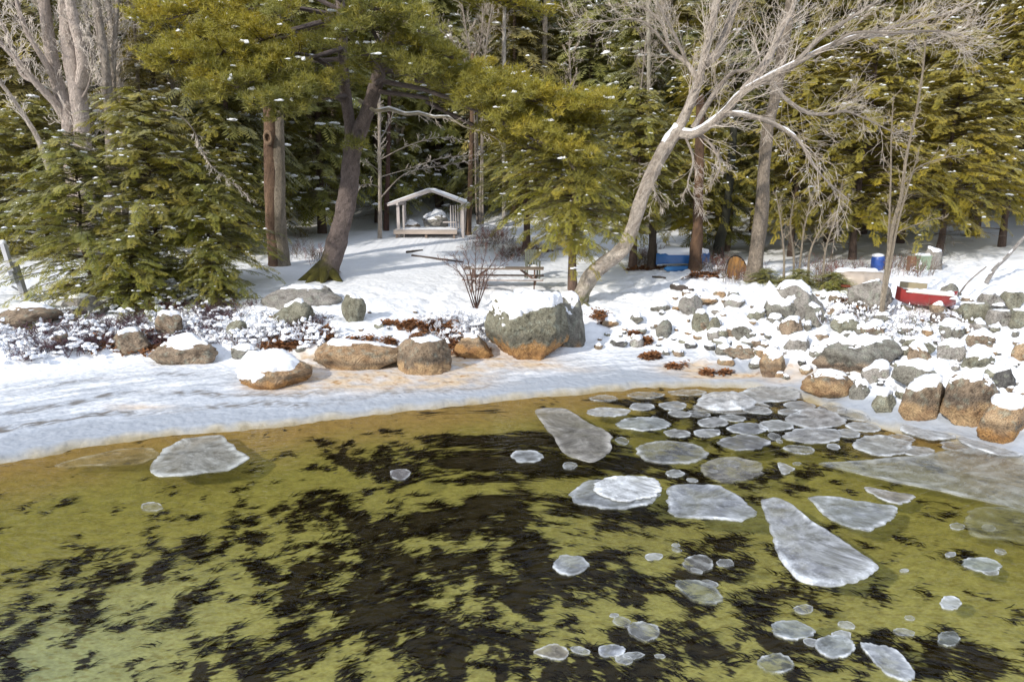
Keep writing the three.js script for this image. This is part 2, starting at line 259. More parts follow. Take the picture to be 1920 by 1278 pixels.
{ // weed strands lying with the current over the dark beds
  const mb = new MB(); for (let k = 0; k < 6; k++) { const z = rr(-0.07, 0.07), x = rr(-0.1, 0.05), l = rr(0.08, 0.24), y = rr(0.01, 0.06), c = [rr(0.7, 1.3), rr(0.7, 1.2), rr(0.6, 1)]; const a = mb.v(x, 0, z - 0.006, c), b = mb.v(x, 0, z + 0.006, c), e = mb.v(x + l * 0.5, y, z + 0.008, c), f = mb.v(x + l * 0.5, y, z - 0.008, c), g = mb.v(x + l, y * 0.7, z + rr(-0.03, 0.03), c); mb.t(a, b, e); mb.t(a, e, f); mb.t(f, e, g); }
  const spots = [];
  for (let k = 0; k < 200000 && spots.length < 5000; k++) { const x = rr(-13, 12), z = rr(-17.5, -4.5), w = weed(x, z); if (w > 0.0 && w < 0.22 && shoreDist(x, z) < -0.8) spots.push([x, z, w]); }
  const im = new THREE.InstancedMesh(mb.geo(), new THREE.MeshPhysicalMaterial({ name: 'weed', specularIntensity: 0, vertexColors: true, color: new THREE.Color().setRGB(0.006, 0.0035, 0.0015), roughness: 0.9, side: THREE.DoubleSide }), spots.length);
  const m = new THREE.Matrix4(), q = new THREE.Quaternion(), up = V(0, 1, 0);
  spots.forEach(([x, z], i) => { const tilt = lerp(0.5, -0.55, sst(-3, 4, x)); q.setFromAxisAngle(up, tilt + rr(-0.25, 0.25) + (R() < 0.5 ? Math.PI : 0)); const s = rr(0.6, 1.2); m.compose(V(x, bedDepth(x, z) + 0.003, z), q, V(s, s, s)); im.setMatrixAt(i, m); });
  im.name = 'water_weed'; stuff(meta(im, 'dark brown water weed in streaky beds on the lake bottom', 'water weed')); im.receiveShadow = true; scene.add(im);
}

// ---------------------------------------------------------------- rocks
function rockShape(seed, o = {}) { // unit rock: a ball cut by random facets and roughened
  const rnd = mulberry(seed), detail = o.detail ?? 9, facets = [...(o.planes ?? [])], n = o.facets ?? 11;
  for (let i = 0; i < n; i++) { const v = V(rnd() * 2 - 1, rnd() * 1.7 - 0.8, rnd() * 2 - 1).normalize(); facets.push([v.x, v.y, v.z, 0.6 + rnd() * 0.24]); }
  let g = new THREE.IcosahedronGeometry(1, detail); g.deleteAttribute('uv'); g.deleteAttribute('normal'); g = mergeVertices(g, 1e-4);
  const P = g.attributes.position, rough = o.rough ?? 0.1, ox = rnd() * 50, oy = rnd() * 50;
  for (let i = 0; i < P.count; i++) {
    const v = V().fromBufferAttribute(P, i).normalize(); let r = 1;
    for (const f of facets) { const l = Math.hypot(f[0], f[1], f[2]), dt = (v.x * f[0] + v.y * f[1] + v.z * f[2]) / l; if (dt > 0.05) { const q = f[3] / dt; r = Math.min(r, q); } }
    r *= 1 + rough * fbm3(v.x * 1.7 + ox, v.y * 1.7 + oy, v.z * 1.7, 5);
    r += 0.016 * n3(v.x * 8 + ox, v.y * 8, v.z * 8) + 0.03 * (0.5 - Math.abs(n3(v.x * 2.6 + oy, v.y * 3.4, v.z * 2.6)));
    P.setXYZ(i, v.x * r, v.y * r, v.z * r);
  }
  g.computeVertexNormals(); return g;
}
function rockColors(g, c1, c2, stain, stainTop, sc, seed = 0) { // stain: rust-brown band below stainTop (fraction of the height)
  const P = g.attributes.position, C = new Float32Array(P.count * 3); g.computeBoundingBox(); const b = g.boundingBox;
  for (let i = 0; i < P.count; i++) {
    const x = P.getX(i) * sc[0], y = P.getY(i) * sc[1], z = P.getZ(i) * sc[2], n = fbm3(x * 2.2 + seed, y * 2.2, z * 2.2, 5), f = n3(x * 9, y * 9 + seed, z * 9), hgt = (P.getY(i) - b.min.y) / (b.max.y - b.min.y);
    let c = mix3(c1, c2, clamp(0.5 + n * 1.1)); c = mix3(c, [c[0] * 0.45, c[1] * 0.42, c[2] * 0.4], sst(0.1, 0.6, f * 0.6 + n * 0.5));
    c = mix3(c, [0.34, 0.36, 0.29], 0.55 * sst(0.18, 0.4, fbm3(x * 4 + 9 + seed, y * 4, z * 4, 3)));
    if (stain) { const k = sst(stainTop + 0.06, stainTop - 0.06, hgt + 0.2 * n + 0.04 * f); c = mix3(c, mix3(stain, [stain[0] * 0.5, stain[1] * 0.42, stain[2] * 0.4], clamp(0.4 + n * 1.3)), k * 0.92); const dk = Math.exp(-(((hgt - stainTop - 0.1) / 0.07) ** 2)); c = mix3(c, [0.06, 0.05, 0.04], 0.55 * dk); }
    C.set(c, i * 3);
  }
  const U = new Float32Array(P.count * 2); for (let i = 0; i < P.count; i++) { const x = P.getX(i) * sc[0], y = P.getY(i) * sc[1], z = P.getZ(i) * sc[2]; U.set([(x + 0.6 * z) * 0.7, (y - 0.55 * z) * 0.7], i * 2); }
  g.setAttribute('uv', new THREE.BufferAttribute(U, 2)); g.setAttribute('color', new THREE.BufferAttribute(C, 3)); return g;
}
function snowCap(g, sc, thick, cover, seed, lean = [0, 0]) { // snow lying on the upward faces of a rock; where there is none the sheet stays inside the rock
  const c = new THREE.BufferGeometry(); c.setIndex(g.index); c.setAttribute('position', g.attributes.position.clone()); c.scale(...sc); c.computeVertexNormals();
  const P = c.attributes.position, N = c.attributes.normal, top = new Float32Array(P.count);
  for (let i = 0; i < P.count; i++) {
    const x = P.getX(i), y = P.getY(i), z = P.getZ(i), ny = 0.5 * N.getY(i) + 0.5 * (y / sc[1]) / Math.hypot(x / sc[0], y / sc[1], z / sc[2]) + 0.12 * fbm3(x * 1.8 + seed, y * 1.8, z * 1.8, 3) + lean[0] * x + lean[1] * z, k = sst(1 - cover, 1 - cover + 0.22, ny);
    top[i] = -0.05 + k * (0.05 + thick * (0.75 + 0.5 * n3(x * 1.2, y * 1.2, z * 1.2 + seed)));
  }
  for (let i = 0; i < P.count; i++) { const t = top[i]; P.setXYZ(i, P.getX(i) + N.getX(i) * t * 0.7, P.getY(i) + N.getY(i) * t + (t > 0 ? t * 0.4 : 0), P.getZ(i) + N.getZ(i) * t * 0.7); }
  c.computeVertexNormals(); return c;
}
const GREY = [[0.29, 0.275, 0.235], [0.19, 0.18, 0.15]], GREEN = [[0.31, 0.295, 0.22], [0.20, 0.19, 0.135]], TAN = [[0.50, 0.36, 0.22], [0.34, 0.21, 0.11]], BROWN = [[0.36, 0.27, 0.185], [0.21, 0.155, 0.105]], PALE = [[0.40, 0.37, 0.335], [0.27, 0.25, 0.22]], DARK = [[0.13, 0.125, 0.12], [0.08, 0.075, 0.07]];
const RUST = [0.46, 0.25, 0.085], OCHRE = [0.50, 0.34, 0.18];
function boulder(label, box, pal, o = {}) { // box: where the photograph shows it; the size follows from its distance
  const [x0, y0, x1, y1] = box, seed = o.seed ?? Math.round(x0 * 7 + y0), foot = onGround((x0 + x1) / 2, y1), k = perPx(foot);
  const w = (x1 - x0) * k, h = (y1 - y0) * k, dep = w * (o.depth ?? 0.75), sink = o.sink ?? 0.22, hh = h / (1 - sink);
  const sc = [w / 2 / 0.9, hh / 2 / 0.86, dep / 2 / 0.9];
  const t = thing(o.name ?? 'boulder', V(foot.x, foot.y - hh * sink + hh / 2, foot.z - dep * 0.36), label, o.category ?? 'boulder', o.group);
  const g = rockShape(seed, { detail: o.detail ?? (w > 1 ? 13 : 8), facets: o.facets, planes: o.planes, rough: o.rough });
  if (o.turn) g.rotateY(o.turn);
  rockColors(g, pal[0], pal[1], o.stain, o.stainTop ?? 0.4, sc, seed);
  const s = g.clone(); s.scale(...sc); s.computeVertexNormals();
  part('stone', s, M.rock, t);
  if ((o.snow ?? 0.6) > 0) part('snow_cap', snowCap(g, sc, (o.thick ?? Math.min(0.16, 0.05 + h * 0.08)) * 0.6, (o.snow ?? 0.6) * 0.86, seed, o.lean), M.snow, t);
  return t;
}
boulder('largest grey-green boulder at the water edge, thick snow on top and rust-orange foot', [912, 556, 1066, 674], GREEN, { seed: 5, planes: [[-0.72, -0.45, 0.35, 0.72], [0.1, -0.06, 1, 0.68], [0.95, 0.05, 0.35, 0.8], [0, 1, -0.1, 0.72], [-0.3, 0.8, 0.55, 0.76]], facets: 4, rough: 0.07, stain: RUST, stainTop: 0.36, snow: 0.62, thick: 0.24, sink: 0.14, depth: 0.95, detail: 26, lean: [-0.12, 0] });
boulder('upright grey boulder touching the right flank of the largest boulder', [1040, 562, 1098, 650], GREY, { seed: 21, planes: [[1, 0.35, 0.3, 0.75], [0.2, 0, 1, 0.72]], facets: 4, snow: 0.5, thick: 0.16, stain: RUST, stainTop: 0.25, depth: 1.1 });
boulder('low orange-brown rock alone on the ice shelf with a white snow cap', [446, 672, 568, 727], TAN, { seed: 33, stain: RUST, stainTop: 0.42, snow: 0.78, thick: 0.2, sink: 0.2, lean: [-0.55, 0.1] });
boulder('blocky brown boulder with pale tan foot left of the largest boulder', [745, 632, 842, 702], BROWN, { seed: 41, planes: [[0, 0, 1, 0.7], [0.85, 0, 0.5, 0.75], [-0.8, 0.2, 0.5, 0.72], [0, 1, 0, 0.7]], facets: 3, stain: OCHRE, stainTop: 0.5, snow: 0.3, thick: 0.07 });
boulder('long low tan ledge of rock strewn with leaves beside the blocky brown boulder', [572, 640, 748, 692], TAN, { seed: 51, stain: OCHRE, stainTop: 0.35, snow: 0.42, thick: 0.06, depth: 0.5 });
boulder('small orange stone wedged between the blocky boulder and the largest boulder', [845, 636, 925, 672], TAN, { seed: 57, stain: RUST, stainTop: 0.7, snow: 0.25, thick: 0.05 });
boulder('upright greenish rock below the big leaning pine', [641, 553, 684, 602], GREEN, { seed: 62, facets: 5, planes: [[0.2, 1, 0.1, 0.78]], snow: 0.35, thick: 0.08 });
boulder('long flat grey slab at the foot of the straight double trunk', [488, 533, 632, 578], PALE, { seed: 63, planes: [[0, 1, 0.1, 0.6]], snow: 0.3, thick: 0.08, depth: 0.7 });
boulder('rounded grey-green rock just in front of the long flat slab', [512, 568, 588, 612], GREEN, { seed: 67, snow: 0.35 });
boulder('small brown rock among the snowy bushes left of the rounded grey-green rock', [424, 602, 460, 636], GREEN, { seed: 71, snow: 0.35 });
boulder('small snow-topped rock below the dark hemlocks', [289, 588, 338, 628], BROWN, { seed: 73, snow: 0.5 });
boulder('flat grey-brown rock lying on the upper edge of the ice shelf', [272, 640, 390, 684], BROWN, { seed: 79, snow: 0.4, thick: 0.08, planes: [[0, 0.8, 0.5, 0.6]] });
boulder('dark brown low rock left of the flat grey-brown rock', [193, 624, 272, 662], BROWN, { seed: 83, snow: 0.42 });
boulder('pale grey rock poking from the snow beside the fence post', [108, 558, 184, 588], PALE, { seed: 87, snow: 0.3, thick: 0.06 });
boulder('broad grey rock cut by the left edge of the picture', [-30, 576, 88, 610], BROWN, { seed: 89, snow: 0.4, thick: 0.07 });
boulder('small reddish rock in the snowy brush near the left edge', [92, 624, 126, 648], BROWN, { seed: 91, snow: 0.4 });
boulder('dark rock half under snow right of the flat grey-brown rock', [430, 652, 476, 672], GREY, { seed: 92, snow: 0.5 });
boulder('squarish green-stained rock in the middle of the rubble shore', [1298, 588, 1332, 622], GREEN, { seed: 93, planes: [[0, 0, 1, 0.7], [1, 0, 0, 0.75], [-1, 0, 0, 0.75]], facets: 3, snow: 0.35 });
boulder('small mossy rock right of the squarish green-stained rock', [1328, 596, 1352, 624], GREEN, { seed: 94, snow: 0.35 });
boulder('grey boulder with a smooth white snow dome in front of the saplings', [1446, 552, 1524, 596], GREY, { seed: 95, snow: 0.72, thick: 0.17, lean: [0, -0.1] });
boulder('tall pale grey boulder behind the snow-domed boulder', [1456, 537, 1545, 592], PALE, { seed: 96, snow: 0.45, sink: 0.3 });
boulder('upright brown stone standing at the inner corner of the ice edge', [1428, 660, 1476, 708], TAN, { seed: 97, stain: BROWN[0], stainTop: 0.5, snow: 0.55, thick: 0.1 });
boulder('orange rounded rock at the ice edge right of the upright brown stone', [1516, 702, 1602, 748], TAN, { seed: 98, stain: OCHRE, stainTop: 0.7, snow: 0.4, thick: 0.08 });
boulder('wide flat grey-brown ledge in the middle of the right bank', [1550, 636, 1700, 698], GREY, { seed: 99, planes: [[-0.2, 0.7, 0.6, 0.62]], snow: 0.35, thick: 0.1, stain: BROWN[0], stainTop: 0.5 });
boulder('brown boulder with snow on its shoulder, left of the big pointed brown boulder', [1698, 712, 1778, 790], BROWN, { seed: 101, planes: [[-0.3, -0.1, 1, 0.7], [0.8, 0, 0.6, 0.75]], stain: OCHRE, stainTop: 0.5, snow: 0.5, thick: 0.16 });
boulder('big pointed brown boulder at the right water edge', [1768, 714, 1878, 798], BROWN, { seed: 103, planes: [[-0.55, -0.4, 0.7, 0.7], [0.75, -0.35, 0.6, 0.72], [0, 0.2, 1, 0.72]], facets: 5, stain: OCHRE, stainTop: 0.55, snow: 0.35, thick: 0.1, detail: 20 });
boulder('brown boulder cut by the right edge of the picture beside the pointed boulder', [1850, 752, 1945, 822], TAN, { seed: 107, stain: RUST, stainTop: 0.4, snow: 0.55, thick: 0.14 });
boulder('dark grey round rock above the big pointed brown boulder', [1866, 690, 1912, 730], DARK, { seed: 109, snow: 0.4, thick: 0.08 });
boulder('low dark rock capped with snow above the two brown boulders', [1690, 686, 1768, 724], GREY, { seed: 111, snow: 0.5, thick: 0.1 });
boulder('grey boulder behind the slim young tree on the right bank', [1606, 528, 1690, 576], PALE, { seed: 113, snow: 0.3, thick: 0.08 });
boulder('green-grey rock below the red boat', [1704, 638, 1758, 664], GREEN, { seed: 115, snow: 0.4, thick: 0.07 });
boulder('grey rock under the rubble left of the wide flat ledge', [1512, 570, 1548, 612], GREY, { seed: 117, snow: 0.4 });
boulder('round grey boulder beside the pale green bin', [1738, 466, 1774, 502], PALE, { seed: 119, snow: 0.4 });
boulder('pointed grey rock at the bow of the red boat', [1768, 534, 1800, 562], GREY, { seed: 121, snow: 0.25, thick: 0.05 });
boulder('broken tan rock on the slope below the long log', [1276, 556, 1320, 590], PALE, { seed: 123, snow: 0.45 });
boulder('thin brown slab along the ice edge left of the upright brown stone', [1362, 650, 1432, 670], BROWN, { seed: 125, snow: 0.4, thick: 0.05 });
boulder('tan rock at the right edge of the picture above the dark grey round rock', [1905, 644, 1940, 676], TAN, { seed: 126, snow: 0.4 });
boulder('grey-green stone between the leaf streak and the largest boulder', [1228, 602, 1262, 632], GREY, { seed: 128, snow: 0.3, thick: 0.05 });
boulder('grey snow-crusted stone behind the largest boulder, near the leaning maple', [956, 546, 1010, 566], PALE, { seed: 129, snow: 0.75, thick: 0.1 });
{ // dry stone wall: its stones are its parts
  const at0 = onGround(1862, 608), wall = thing('stone_wall', at0, 'low dry wall of squarish grey stones at the right edge of the picture', 'stone wall');
  [[1806, 566, 1862, 606], [1842, 549, 1888, 584], [1884, 545, 1925, 580], [1858, 580, 1904, 612], [1898, 580, 1940, 612]].forEach((bx, i) => {
    const s = boulder('', bx, i % 2 ? PALE : GREEN, { name: 'stone', seed: 140 + i, planes: [[0, 0, 1, 0.7], [1, 0, 0, 0.75], [-1, 0, 0, 0.75], [0, 1, 0, 0.72]], facets: 3, snow: 0.3, thick: 0.06, sink: bx[3] > 590 ? 0.15 : 0.05 }), m = s.children[0], cap = s.children[1];
    scene.remove(s); m.position.copy(s.position).sub(at0); if (cap) m.add(cap); wall.add(m);
  });
}
{ // half-buried boulders of the rubble between the named ones
  const list = [[1345, 640, 40, 22, 'below the squarish green-stained rock'], [1395, 628, 36, 20, 'midway between the squarish rock and the snow-domed boulder'], [1420, 600, 34, 22, 'left of the snow-domed boulder'], [1490, 622, 44, 24, 'below the snow-domed boulder'], [1500, 655, 46, 26, 'left of the wide flat ledge'], [1545, 672, 40, 22, 'at the left end of the wide flat ledge'], [1590, 620, 48, 24, 'below the slim young tree'], [1640, 628, 40, 22, 'right of the slim young tree foot'], [1650, 715, 52, 34, 'between the orange rounded rock and the two big brown boulders'], [1620, 745, 40, 26, 'on the ice edge right of the orange rounded rock'], [1680, 668, 44, 24, 'at the right end of the wide flat ledge'], [1730, 672, 44, 26, 'above the left big brown boulder'], [1790, 672, 56, 30, 'high on the bank above the pointed boulder'], [1790, 628, 44, 24, 'under the driftwood log'], [1840, 690, 56, 34, 'left of the dark grey round rock'], [1850, 648, 50, 26, 'below the dry stone wall'], [1380, 575, 36, 18, 'right of the broken tan rock'], [1240, 585, 34, 18, 'on the slope right of the leaning maple'], [1665, 770, 44, 30, 'low on the ice edge left of the two big brown boulders'], [1575, 596, 36, 20, 'beside the brush of the slim young tree']];
  list.forEach(([cx, cy, w, h, where], i) => boulder(['pale', 'grey', 'greenish', 'tan-grey'][i % 4] + ' half-buried rock ' + where, [cx - w / 2, cy - h, cx + w / 2, cy], [PALE, GREY, GREEN, BROWN][i % 4], { seed: 400 + i, sink: 0.35, snow: 0.55 + 0.14 * (i % 3), thick: 0.09, detail: 9, lean: [0.15 * ((i % 5) - 2), 0] }));
}
{ // loose stones of the rubble shore
  const protos = [];
  for (let i = 0; i < 7; i++) {
    const pal = [GREY, GREEN, PALE, BROWN, GREY, DARK, TAN][i], g = rockShape(300 + i, { detail: 5, facets: 7 }); g.scale(1, 0.7, 0.8); rockColors(g, ...pal, null, 0, [0.3, 0.2, 0.25], i);
    const grp = new THREE.Group(); part('stone', g, M.rock, grp); part('snow_cap', snowCap(g, [1, 1, 1], 0.22, 0.42, i), M.snow, grp); protos.push(grp);
  }
  const sizes = ['grey', 'greenish', 'pale', 'brown', 'grey', 'dark', 'tan'], marks = [[1130, 600, 'beside the leaning maple'], [1215, 650, 'along the streak of brown leaves'], [1300, 570, 'below the dark split log'], [1320, 620, 'round the squarish green-stained rock'], [1400, 600, 'left of the snow-domed boulder'], [1490, 610, 'below the snow-domed boulder'], [1450, 680, 'round the upright brown stone at the ice edge'], [1560, 610, 'between the snow-domed boulder and the slim young tree'], [1560, 720, 'round the orange rounded rock at the ice edge'], [1620, 640, 'above the wide flat ledge'], [1680, 690, 'right of the wide flat ledge'], [1740, 620, 'below the red boat'], [1740, 680, 'above the two big brown boulders'], [1830, 650, 'below the dry stone wall'], [1880, 720, 'by the dark grey round rock'], [1840, 570, 'beside the dry stone wall'], [420, 640, 'near the flat grey-brown rock'], [530, 610, 'in front of the long flat slab'], [640, 620, 'above the long tan ledge'], [760, 620, 'above the blocky brown boulder'], [870, 620, 'left of the largest boulder']];
  const put = (px, py, w, lab, cat, grp) => { const which = Math.floor(R() * 7), near = marks.reduce((a, m) => { const q = (m[0] - px) ** 2 + 4 * (m[1] - py) ** 2; return q < a[0] ? [q, m[2]] : a; }, [1e9, ''])[1]; lab = (w < 15 ? 'small ' : 'fist-like larger ').replace('fist-like ', '') + sizes[which] + ' stone in the snow ' + near; grp = 'loose stones ' + near; const p = onGround(px, py), k = perPx(p), s = w * k / 2; dup(protos[which], 'shore_stone', V(p.x, p.y + s * 0.12, p.z), rr(0, 6.3), [s * rr(0.9, 1.25), s * rr(0.7, 1.1), s], lab, cat, grp); };
  R = mulberry(77);
  let n = 0; while (n < 230) {
    const px = rr(1110, 1915), py = rr(548, 745); const lim = px < 1400 ? lerp(650, 690, (px - 1110) / 290) : px < 1700 ? lerp(690, 770, (px - 1400) / 300) : 780;
    if (py > lim || (px < 1260 && py < 590) || (R() > 0.75 && px > 1500)) continue;
    put(px, py, Math.min(38, 9 + 28 * R() ** 2.2), 'small grey stone poking through snow on the right rubble shore', 'stone', 'loose stones of the right rubble shore'); n++;
  }
  for (let i = 0; i < 34; i++) put(rr(380, 910), rr(585, 668), 8 + 18 * R() ** 2, 'small stone among snowy bushes on the left bank', 'stone', 'loose stones of the left bank');
}

// ---------------------------------------------------------------- ice on the water
M.ice = new THREE.MeshPhysicalMaterial({ name: 'ice', vertexColors: true, transparent: true, map: M.frost, bumpMap: M.frostBump, bumpScale: 0.006, roughness: 0.35, clearcoat: 0.25, clearcoatRoughness: 0.2 });
M.thinIce = new THREE.MeshPhysicalMaterial({ name: 'thin_ice', vertexColors: true, map: M.frost, roughness: 0.3, transparent: true });
function floe(label, pts, o = {}) { // pts: outline in the photograph, lying on the water
  let out = pts.map(([x, y]) => onY(x, y, 0.02)); const c = V(); out.forEach(p => c.add(p)); c.divideScalar(out.length);
  const cur = new THREE.CatmullRomCurve3(out.map(p => p.clone().sub(c)), true, 'catmullrom', o.tension ?? 0.5), N = o.n ?? 64, seed = pts[0][0] * 0.37 + pts[0][1];
  const rim = cur.getSpacedPoints(N).slice(0, N), size = Math.abs(rim.reduce((s, p, i) => s + p.x * rim[(i + 1) % N].z - rim[(i + 1) % N].x * p.z, 0)) / 2;
  const rings = [0, 0.15, 0.3, 0.45, 0.58, 0.7, 0.8, 0.88, 0.94, 0.985, 1.0, 1.0, 0.985], T = (o.thick ?? 0.022), rimH = Math.min(o.rim ?? 0.018, 0.022) * Math.min(1, Math.sqrt(size) * 0.8), mb = new MB(), dome = o.dome ?? 0;
  const dim = c => c.map(v => v * 0.7), core = dim(o.core ?? [0.40, 0.435, 0.475]), edge = (o.edge ?? [0.70, 0.73, 0.76]).map(v => v * 1.05);
  const top = rings.length - 3, w = 1.1, cs = rim.map((p, i) => [Math.cos(i / N * 6.2832), Math.sin(i / N * 6.2832)]);
  const idx = rings.map((f, k) => rim.map((p, i) => {
    const [ca, sa] = cs[i], a = (n2(ca * 1.6 + seed, sa * 1.6) * 0.075 + n2(ca * 5 + seed, sa * 5) * 0.045 + n2(ca * 13, sa * 13 + seed) * 0.022) * Math.min(1, 0.5 / Math.hypot(p.x, p.z)) * Math.pow(f, 4), x = p.x * (f + a), z = p.z * (f + a);
    const gx = x + c.x, gz = z + c.z, n = fbm(gx * 2.2, gz * 2.2, 3), side = 0.5 + 0.5 * n2(ca * 0.9 + seed, sa * 0.9 + 4), rough = 0.5 + 0.5 * n2(ca * 4 + seed, sa * 4 + 9);
    const y = k <= top ? T * 0.55 + 0.008 * n + rimH * sst(0.70 + 0.15 * rough, 0.93, f) * (1 - 0.8 * sst(0.93, 1, f)) * (0.15 + 1.1 * side * (0.5 + rough * 0.8)) + dome * (1 - f * f) * (1 + 0.5 * n) : k === top + 1 ? -0.004 : -0.03;
    const band = sst(0.84 - 0.22 * side + 0.1 * rough, 0.97, f) * (0.1 + 0.9 * side) * (0.6 + 0.5 * rough), snow = clamp(band + (o.snow ?? 0) + 0.25 * sst(0.1, 0.5, n));
    let col = mix3(core, edge, snow).map(q => q * w); if (k > top) col = mix3(col, [0.25, 0.27, 0.20], k > top + 1 ? 0.95 : 0.55);
    const body = o.thin ? 0.40 : (o.body ?? 0.72), al = k > top ? (k === top + 1 ? 0.3 : 0.0) : clamp(lerp(body, 1, snow * (o.thin ? 0.5 : 1)) + 0.18 * n - (f > 0.96 ? 0.35 * (1 - side * 0.6) : 0), 0.12, 1);
    return mb.v(x, y, z, col, gx * 0.42, gz * 0.42, al);
  }));
  for (let k = 0; k < rings.length - 1; k++) for (let i = 0; i < N; i++) { const j = (i + 1) % N; mb.t(idx[k][i], idx[k][j], idx[k + 1][j]); mb.t(idx[k][i], idx[k + 1][j], idx[k + 1][i]); }
  const g = mb.geo(); g.computeVertexNormals(); if (g.attributes.normal.getY(idx[3][0]) < 0) { g.index.array.reverse(); g.computeVertexNormals(); }
  const m = part('ice_floe', g, o.thin ? M.thinIce : M.ice, scene); m.position.set(c.x, o.thin ? 0.004 : 0.006 + (o.lift ?? 0), c.z); return meta(m, label, 'ice floe', o.group);
}
const pans = [[1500, 760, 30, 8], [1560, 765, 26, 7], [1620, 800, 32, 9], [1590, 812, 24, 8], [1690, 822, 26, 8], [1480, 772, 22, 6], [1420, 768, 30, 7], [1310, 775, 24, 6], [1275, 775, 22, 6], [1720, 845, 34, 9], [1800, 836, 36, 9], [1375, 783, 26, 6], [1270, 812, 26, 7], [1500, 842, 30, 8]];
const oval = (cx, cy, rx, ry, seed = 0, tilt = 0) => Array.from({ length: 12 }, (_, i) => { const a = i / 12 * 6.2832, k = 1 + 0.11 * n2(i * 0.8 + seed * 3.1, seed), x = Math.cos(a) * rx * k, y = Math.sin(a) * ry * k; return [cx + x * Math.cos(tilt) - y * Math.sin(tilt) * 2, cy + y * Math.cos(tilt) + x * Math.sin(tilt)]; });
const GLASSY = { core: [0.36, 0.385, 0.42], edge: [0.66, 0.69, 0.72] };
floe('wedge of smooth grey ice alone near the left shore', [[305, 842], [345, 822], [415, 815], [440, 838], [470, 858], [430, 880], [360, 889], [305, 894], [280, 884], [290, 862]], { core: [0.50, 0.50, 0.47], edge: [0.66, 0.68, 0.66], rim: 0.01, tension: 0.2 });
floe('long grey slab of thin ice reaching out from the middle shore', [[1003, 770], [1055, 764], [1098, 788], [1142, 810], [1146, 842], [1112, 866], [1062, 852], [1034, 815]], { core: [0.37, 0.35, 0.32], edge: [0.50, 0.48, 0.45], rim: 0.01, tension: 0.3 });
floe('broad grey plate of ice under the bright oval floe', oval(1150, 926, 84, 28, 2), { ...GLASSY, n: 64 });
floe('bright white oval floe lying on the broad grey plate', oval(1176, 917, 62, 24, 5), { core: [0.66, 0.70, 0.74], edge: [0.82, 0.84, 0.87], snow: 0.45, lift: 0.03, rim: 0.05 });
floe('smooth blue-grey floe with a rounded nose right of the bright oval', [[1256, 912], [1300, 907], [1352, 910], [1390, 935], [1416, 962], [1388, 977], [1320, 972], [1262, 966], [1252, 940]], { core: [0.44, 0.47, 0.52], edge: [0.68, 0.71, 0.75], rim: 0.02, tension: 0.35 });
floe('biggest floe, a pear shape with a frosted white rim', [[1426, 938], [1452, 932], [1484, 942], [1520, 975], [1575, 1010], [1640, 1052], [1648, 1068], [1605, 1090], [1552, 1101], [1492, 1084], [1458, 1035], [1452, 1005], [1436, 975]], { core: [0.47, 0.49, 0.54], rim: 0.06, n: 90, snow: 0.04, tension: 0.35 });
floe('half-moon floe above the pear-shaped floe', [[1518, 932], [1560, 930], [1610, 938], [1682, 950], [1668, 975], [1630, 994], [1580, 985], [1542, 960]], { rim: 0.05, tension: 0.35 });
floe('small pinkish grey sliver between the half-moon floe and the wide ice sheet', [[1618, 912], [1665, 920], [1714, 928], [1690, 944], [1652, 934]], { core: [0.45, 0.42, 0.41], rim: 0.012 });
floe('wide grey-green ice sheet cut by the right edge of the picture', [[1535, 868], [1620, 862], [1720, 852], [1830, 838], [1960, 842], [2010, 900], [1980, 975], [1880, 946], [1780, 924], [1650, 896]], { thin: true, core: [0.56, 0.58, 0.55], edge: [0.66, 0.68, 0.68], rim: 0.008, n: 110, tension: 0.3 });
floe('faint sunken ice sheet at the right edge below the wide one', [[1816, 958], [1880, 950], [1990, 968], [2000, 1030], [1900, 1012], [1822, 1000]], { thin: true, core: [0.26, 0.25, 0.12], edge: [0.42, 0.42, 0.32] });
floe('thin round ice disc with a pale core left of the half-moon floe', oval(1372, 879, 58, 25, 9), { thin: true, core: [0.55, 0.54, 0.53], edge: [0.34, 0.33, 0.26] });
floe('ragged transparent floe with frost streaks above the thin round disc', oval(1262, 847, 68, 22, 11, 0.05), { thin: true, core: [0.36, 0.38, 0.40], edge: [0.66, 0.68, 0.70], snow: 0.1 });
floe('small pointed pale floe under the long grey slab', oval(988, 855, 29, 12, 13), { core: [0.46, 0.49, 0.52] });
floe('small blurred ice lump over the darkest weed', oval(750, 888, 20, 10, 14), { thin: true, core: [0.5, 0.48, 0.5] });
floe('small round floe alone in the middle of the weedy water', oval(1069, 1058, 33, 19, 15), { core: [0.44, 0.47, 0.50], n: 44 });
floe('faint round ice pad right of the lone round floe', oval(1310, 1056, 28, 16, 16), { thin: true, core: [0.38, 0.38, 0.36] });
floe('ragged translucent ice strip below the faint round pad', oval(1312, 1108, 46, 16, 17, 0.45), { thin: true, core: [0.32, 0.35, 0.33], edge: [0.6, 0.63, 0.63] });
floe('oval frosted floe, first of the row of three at the lower right', oval(1487, 1180, 41, 18, 18, 0.1), { core: [0.38, 0.42, 0.43] });
floe('crusty oval floe in the middle of the row of three', oval(1566, 1210, 38, 21, 19, 0.12), { core: [0.38, 0.42, 0.43], snow: 0.1 });
floe('long slanted floe ending the row of three', [[1614, 1206], [1650, 1208], [1685, 1222], [1716, 1262], [1700, 1276], [1668, 1266], [1640, 1240]], { core: [0.46, 0.49, 0.54] });
floe('small bluish oval floe near the bottom edge', oval(1147, 1219, 25, 12, 20), { core: [0.40, 0.43, 0.50] });
floe('faint frosted patch of ice above the small bluish oval', oval(1208, 1182, 30, 17, 21, 0.25), { thin: true, core: [0.36, 0.38, 0.38], snow: 0.1 });
floe('tan triangular ice chip near the bottom edge', [[1000, 1222], [1040, 1206], [1068, 1222], [1048, 1236]], { core: [0.40, 0.36, 0.28], rim: 0.015 });
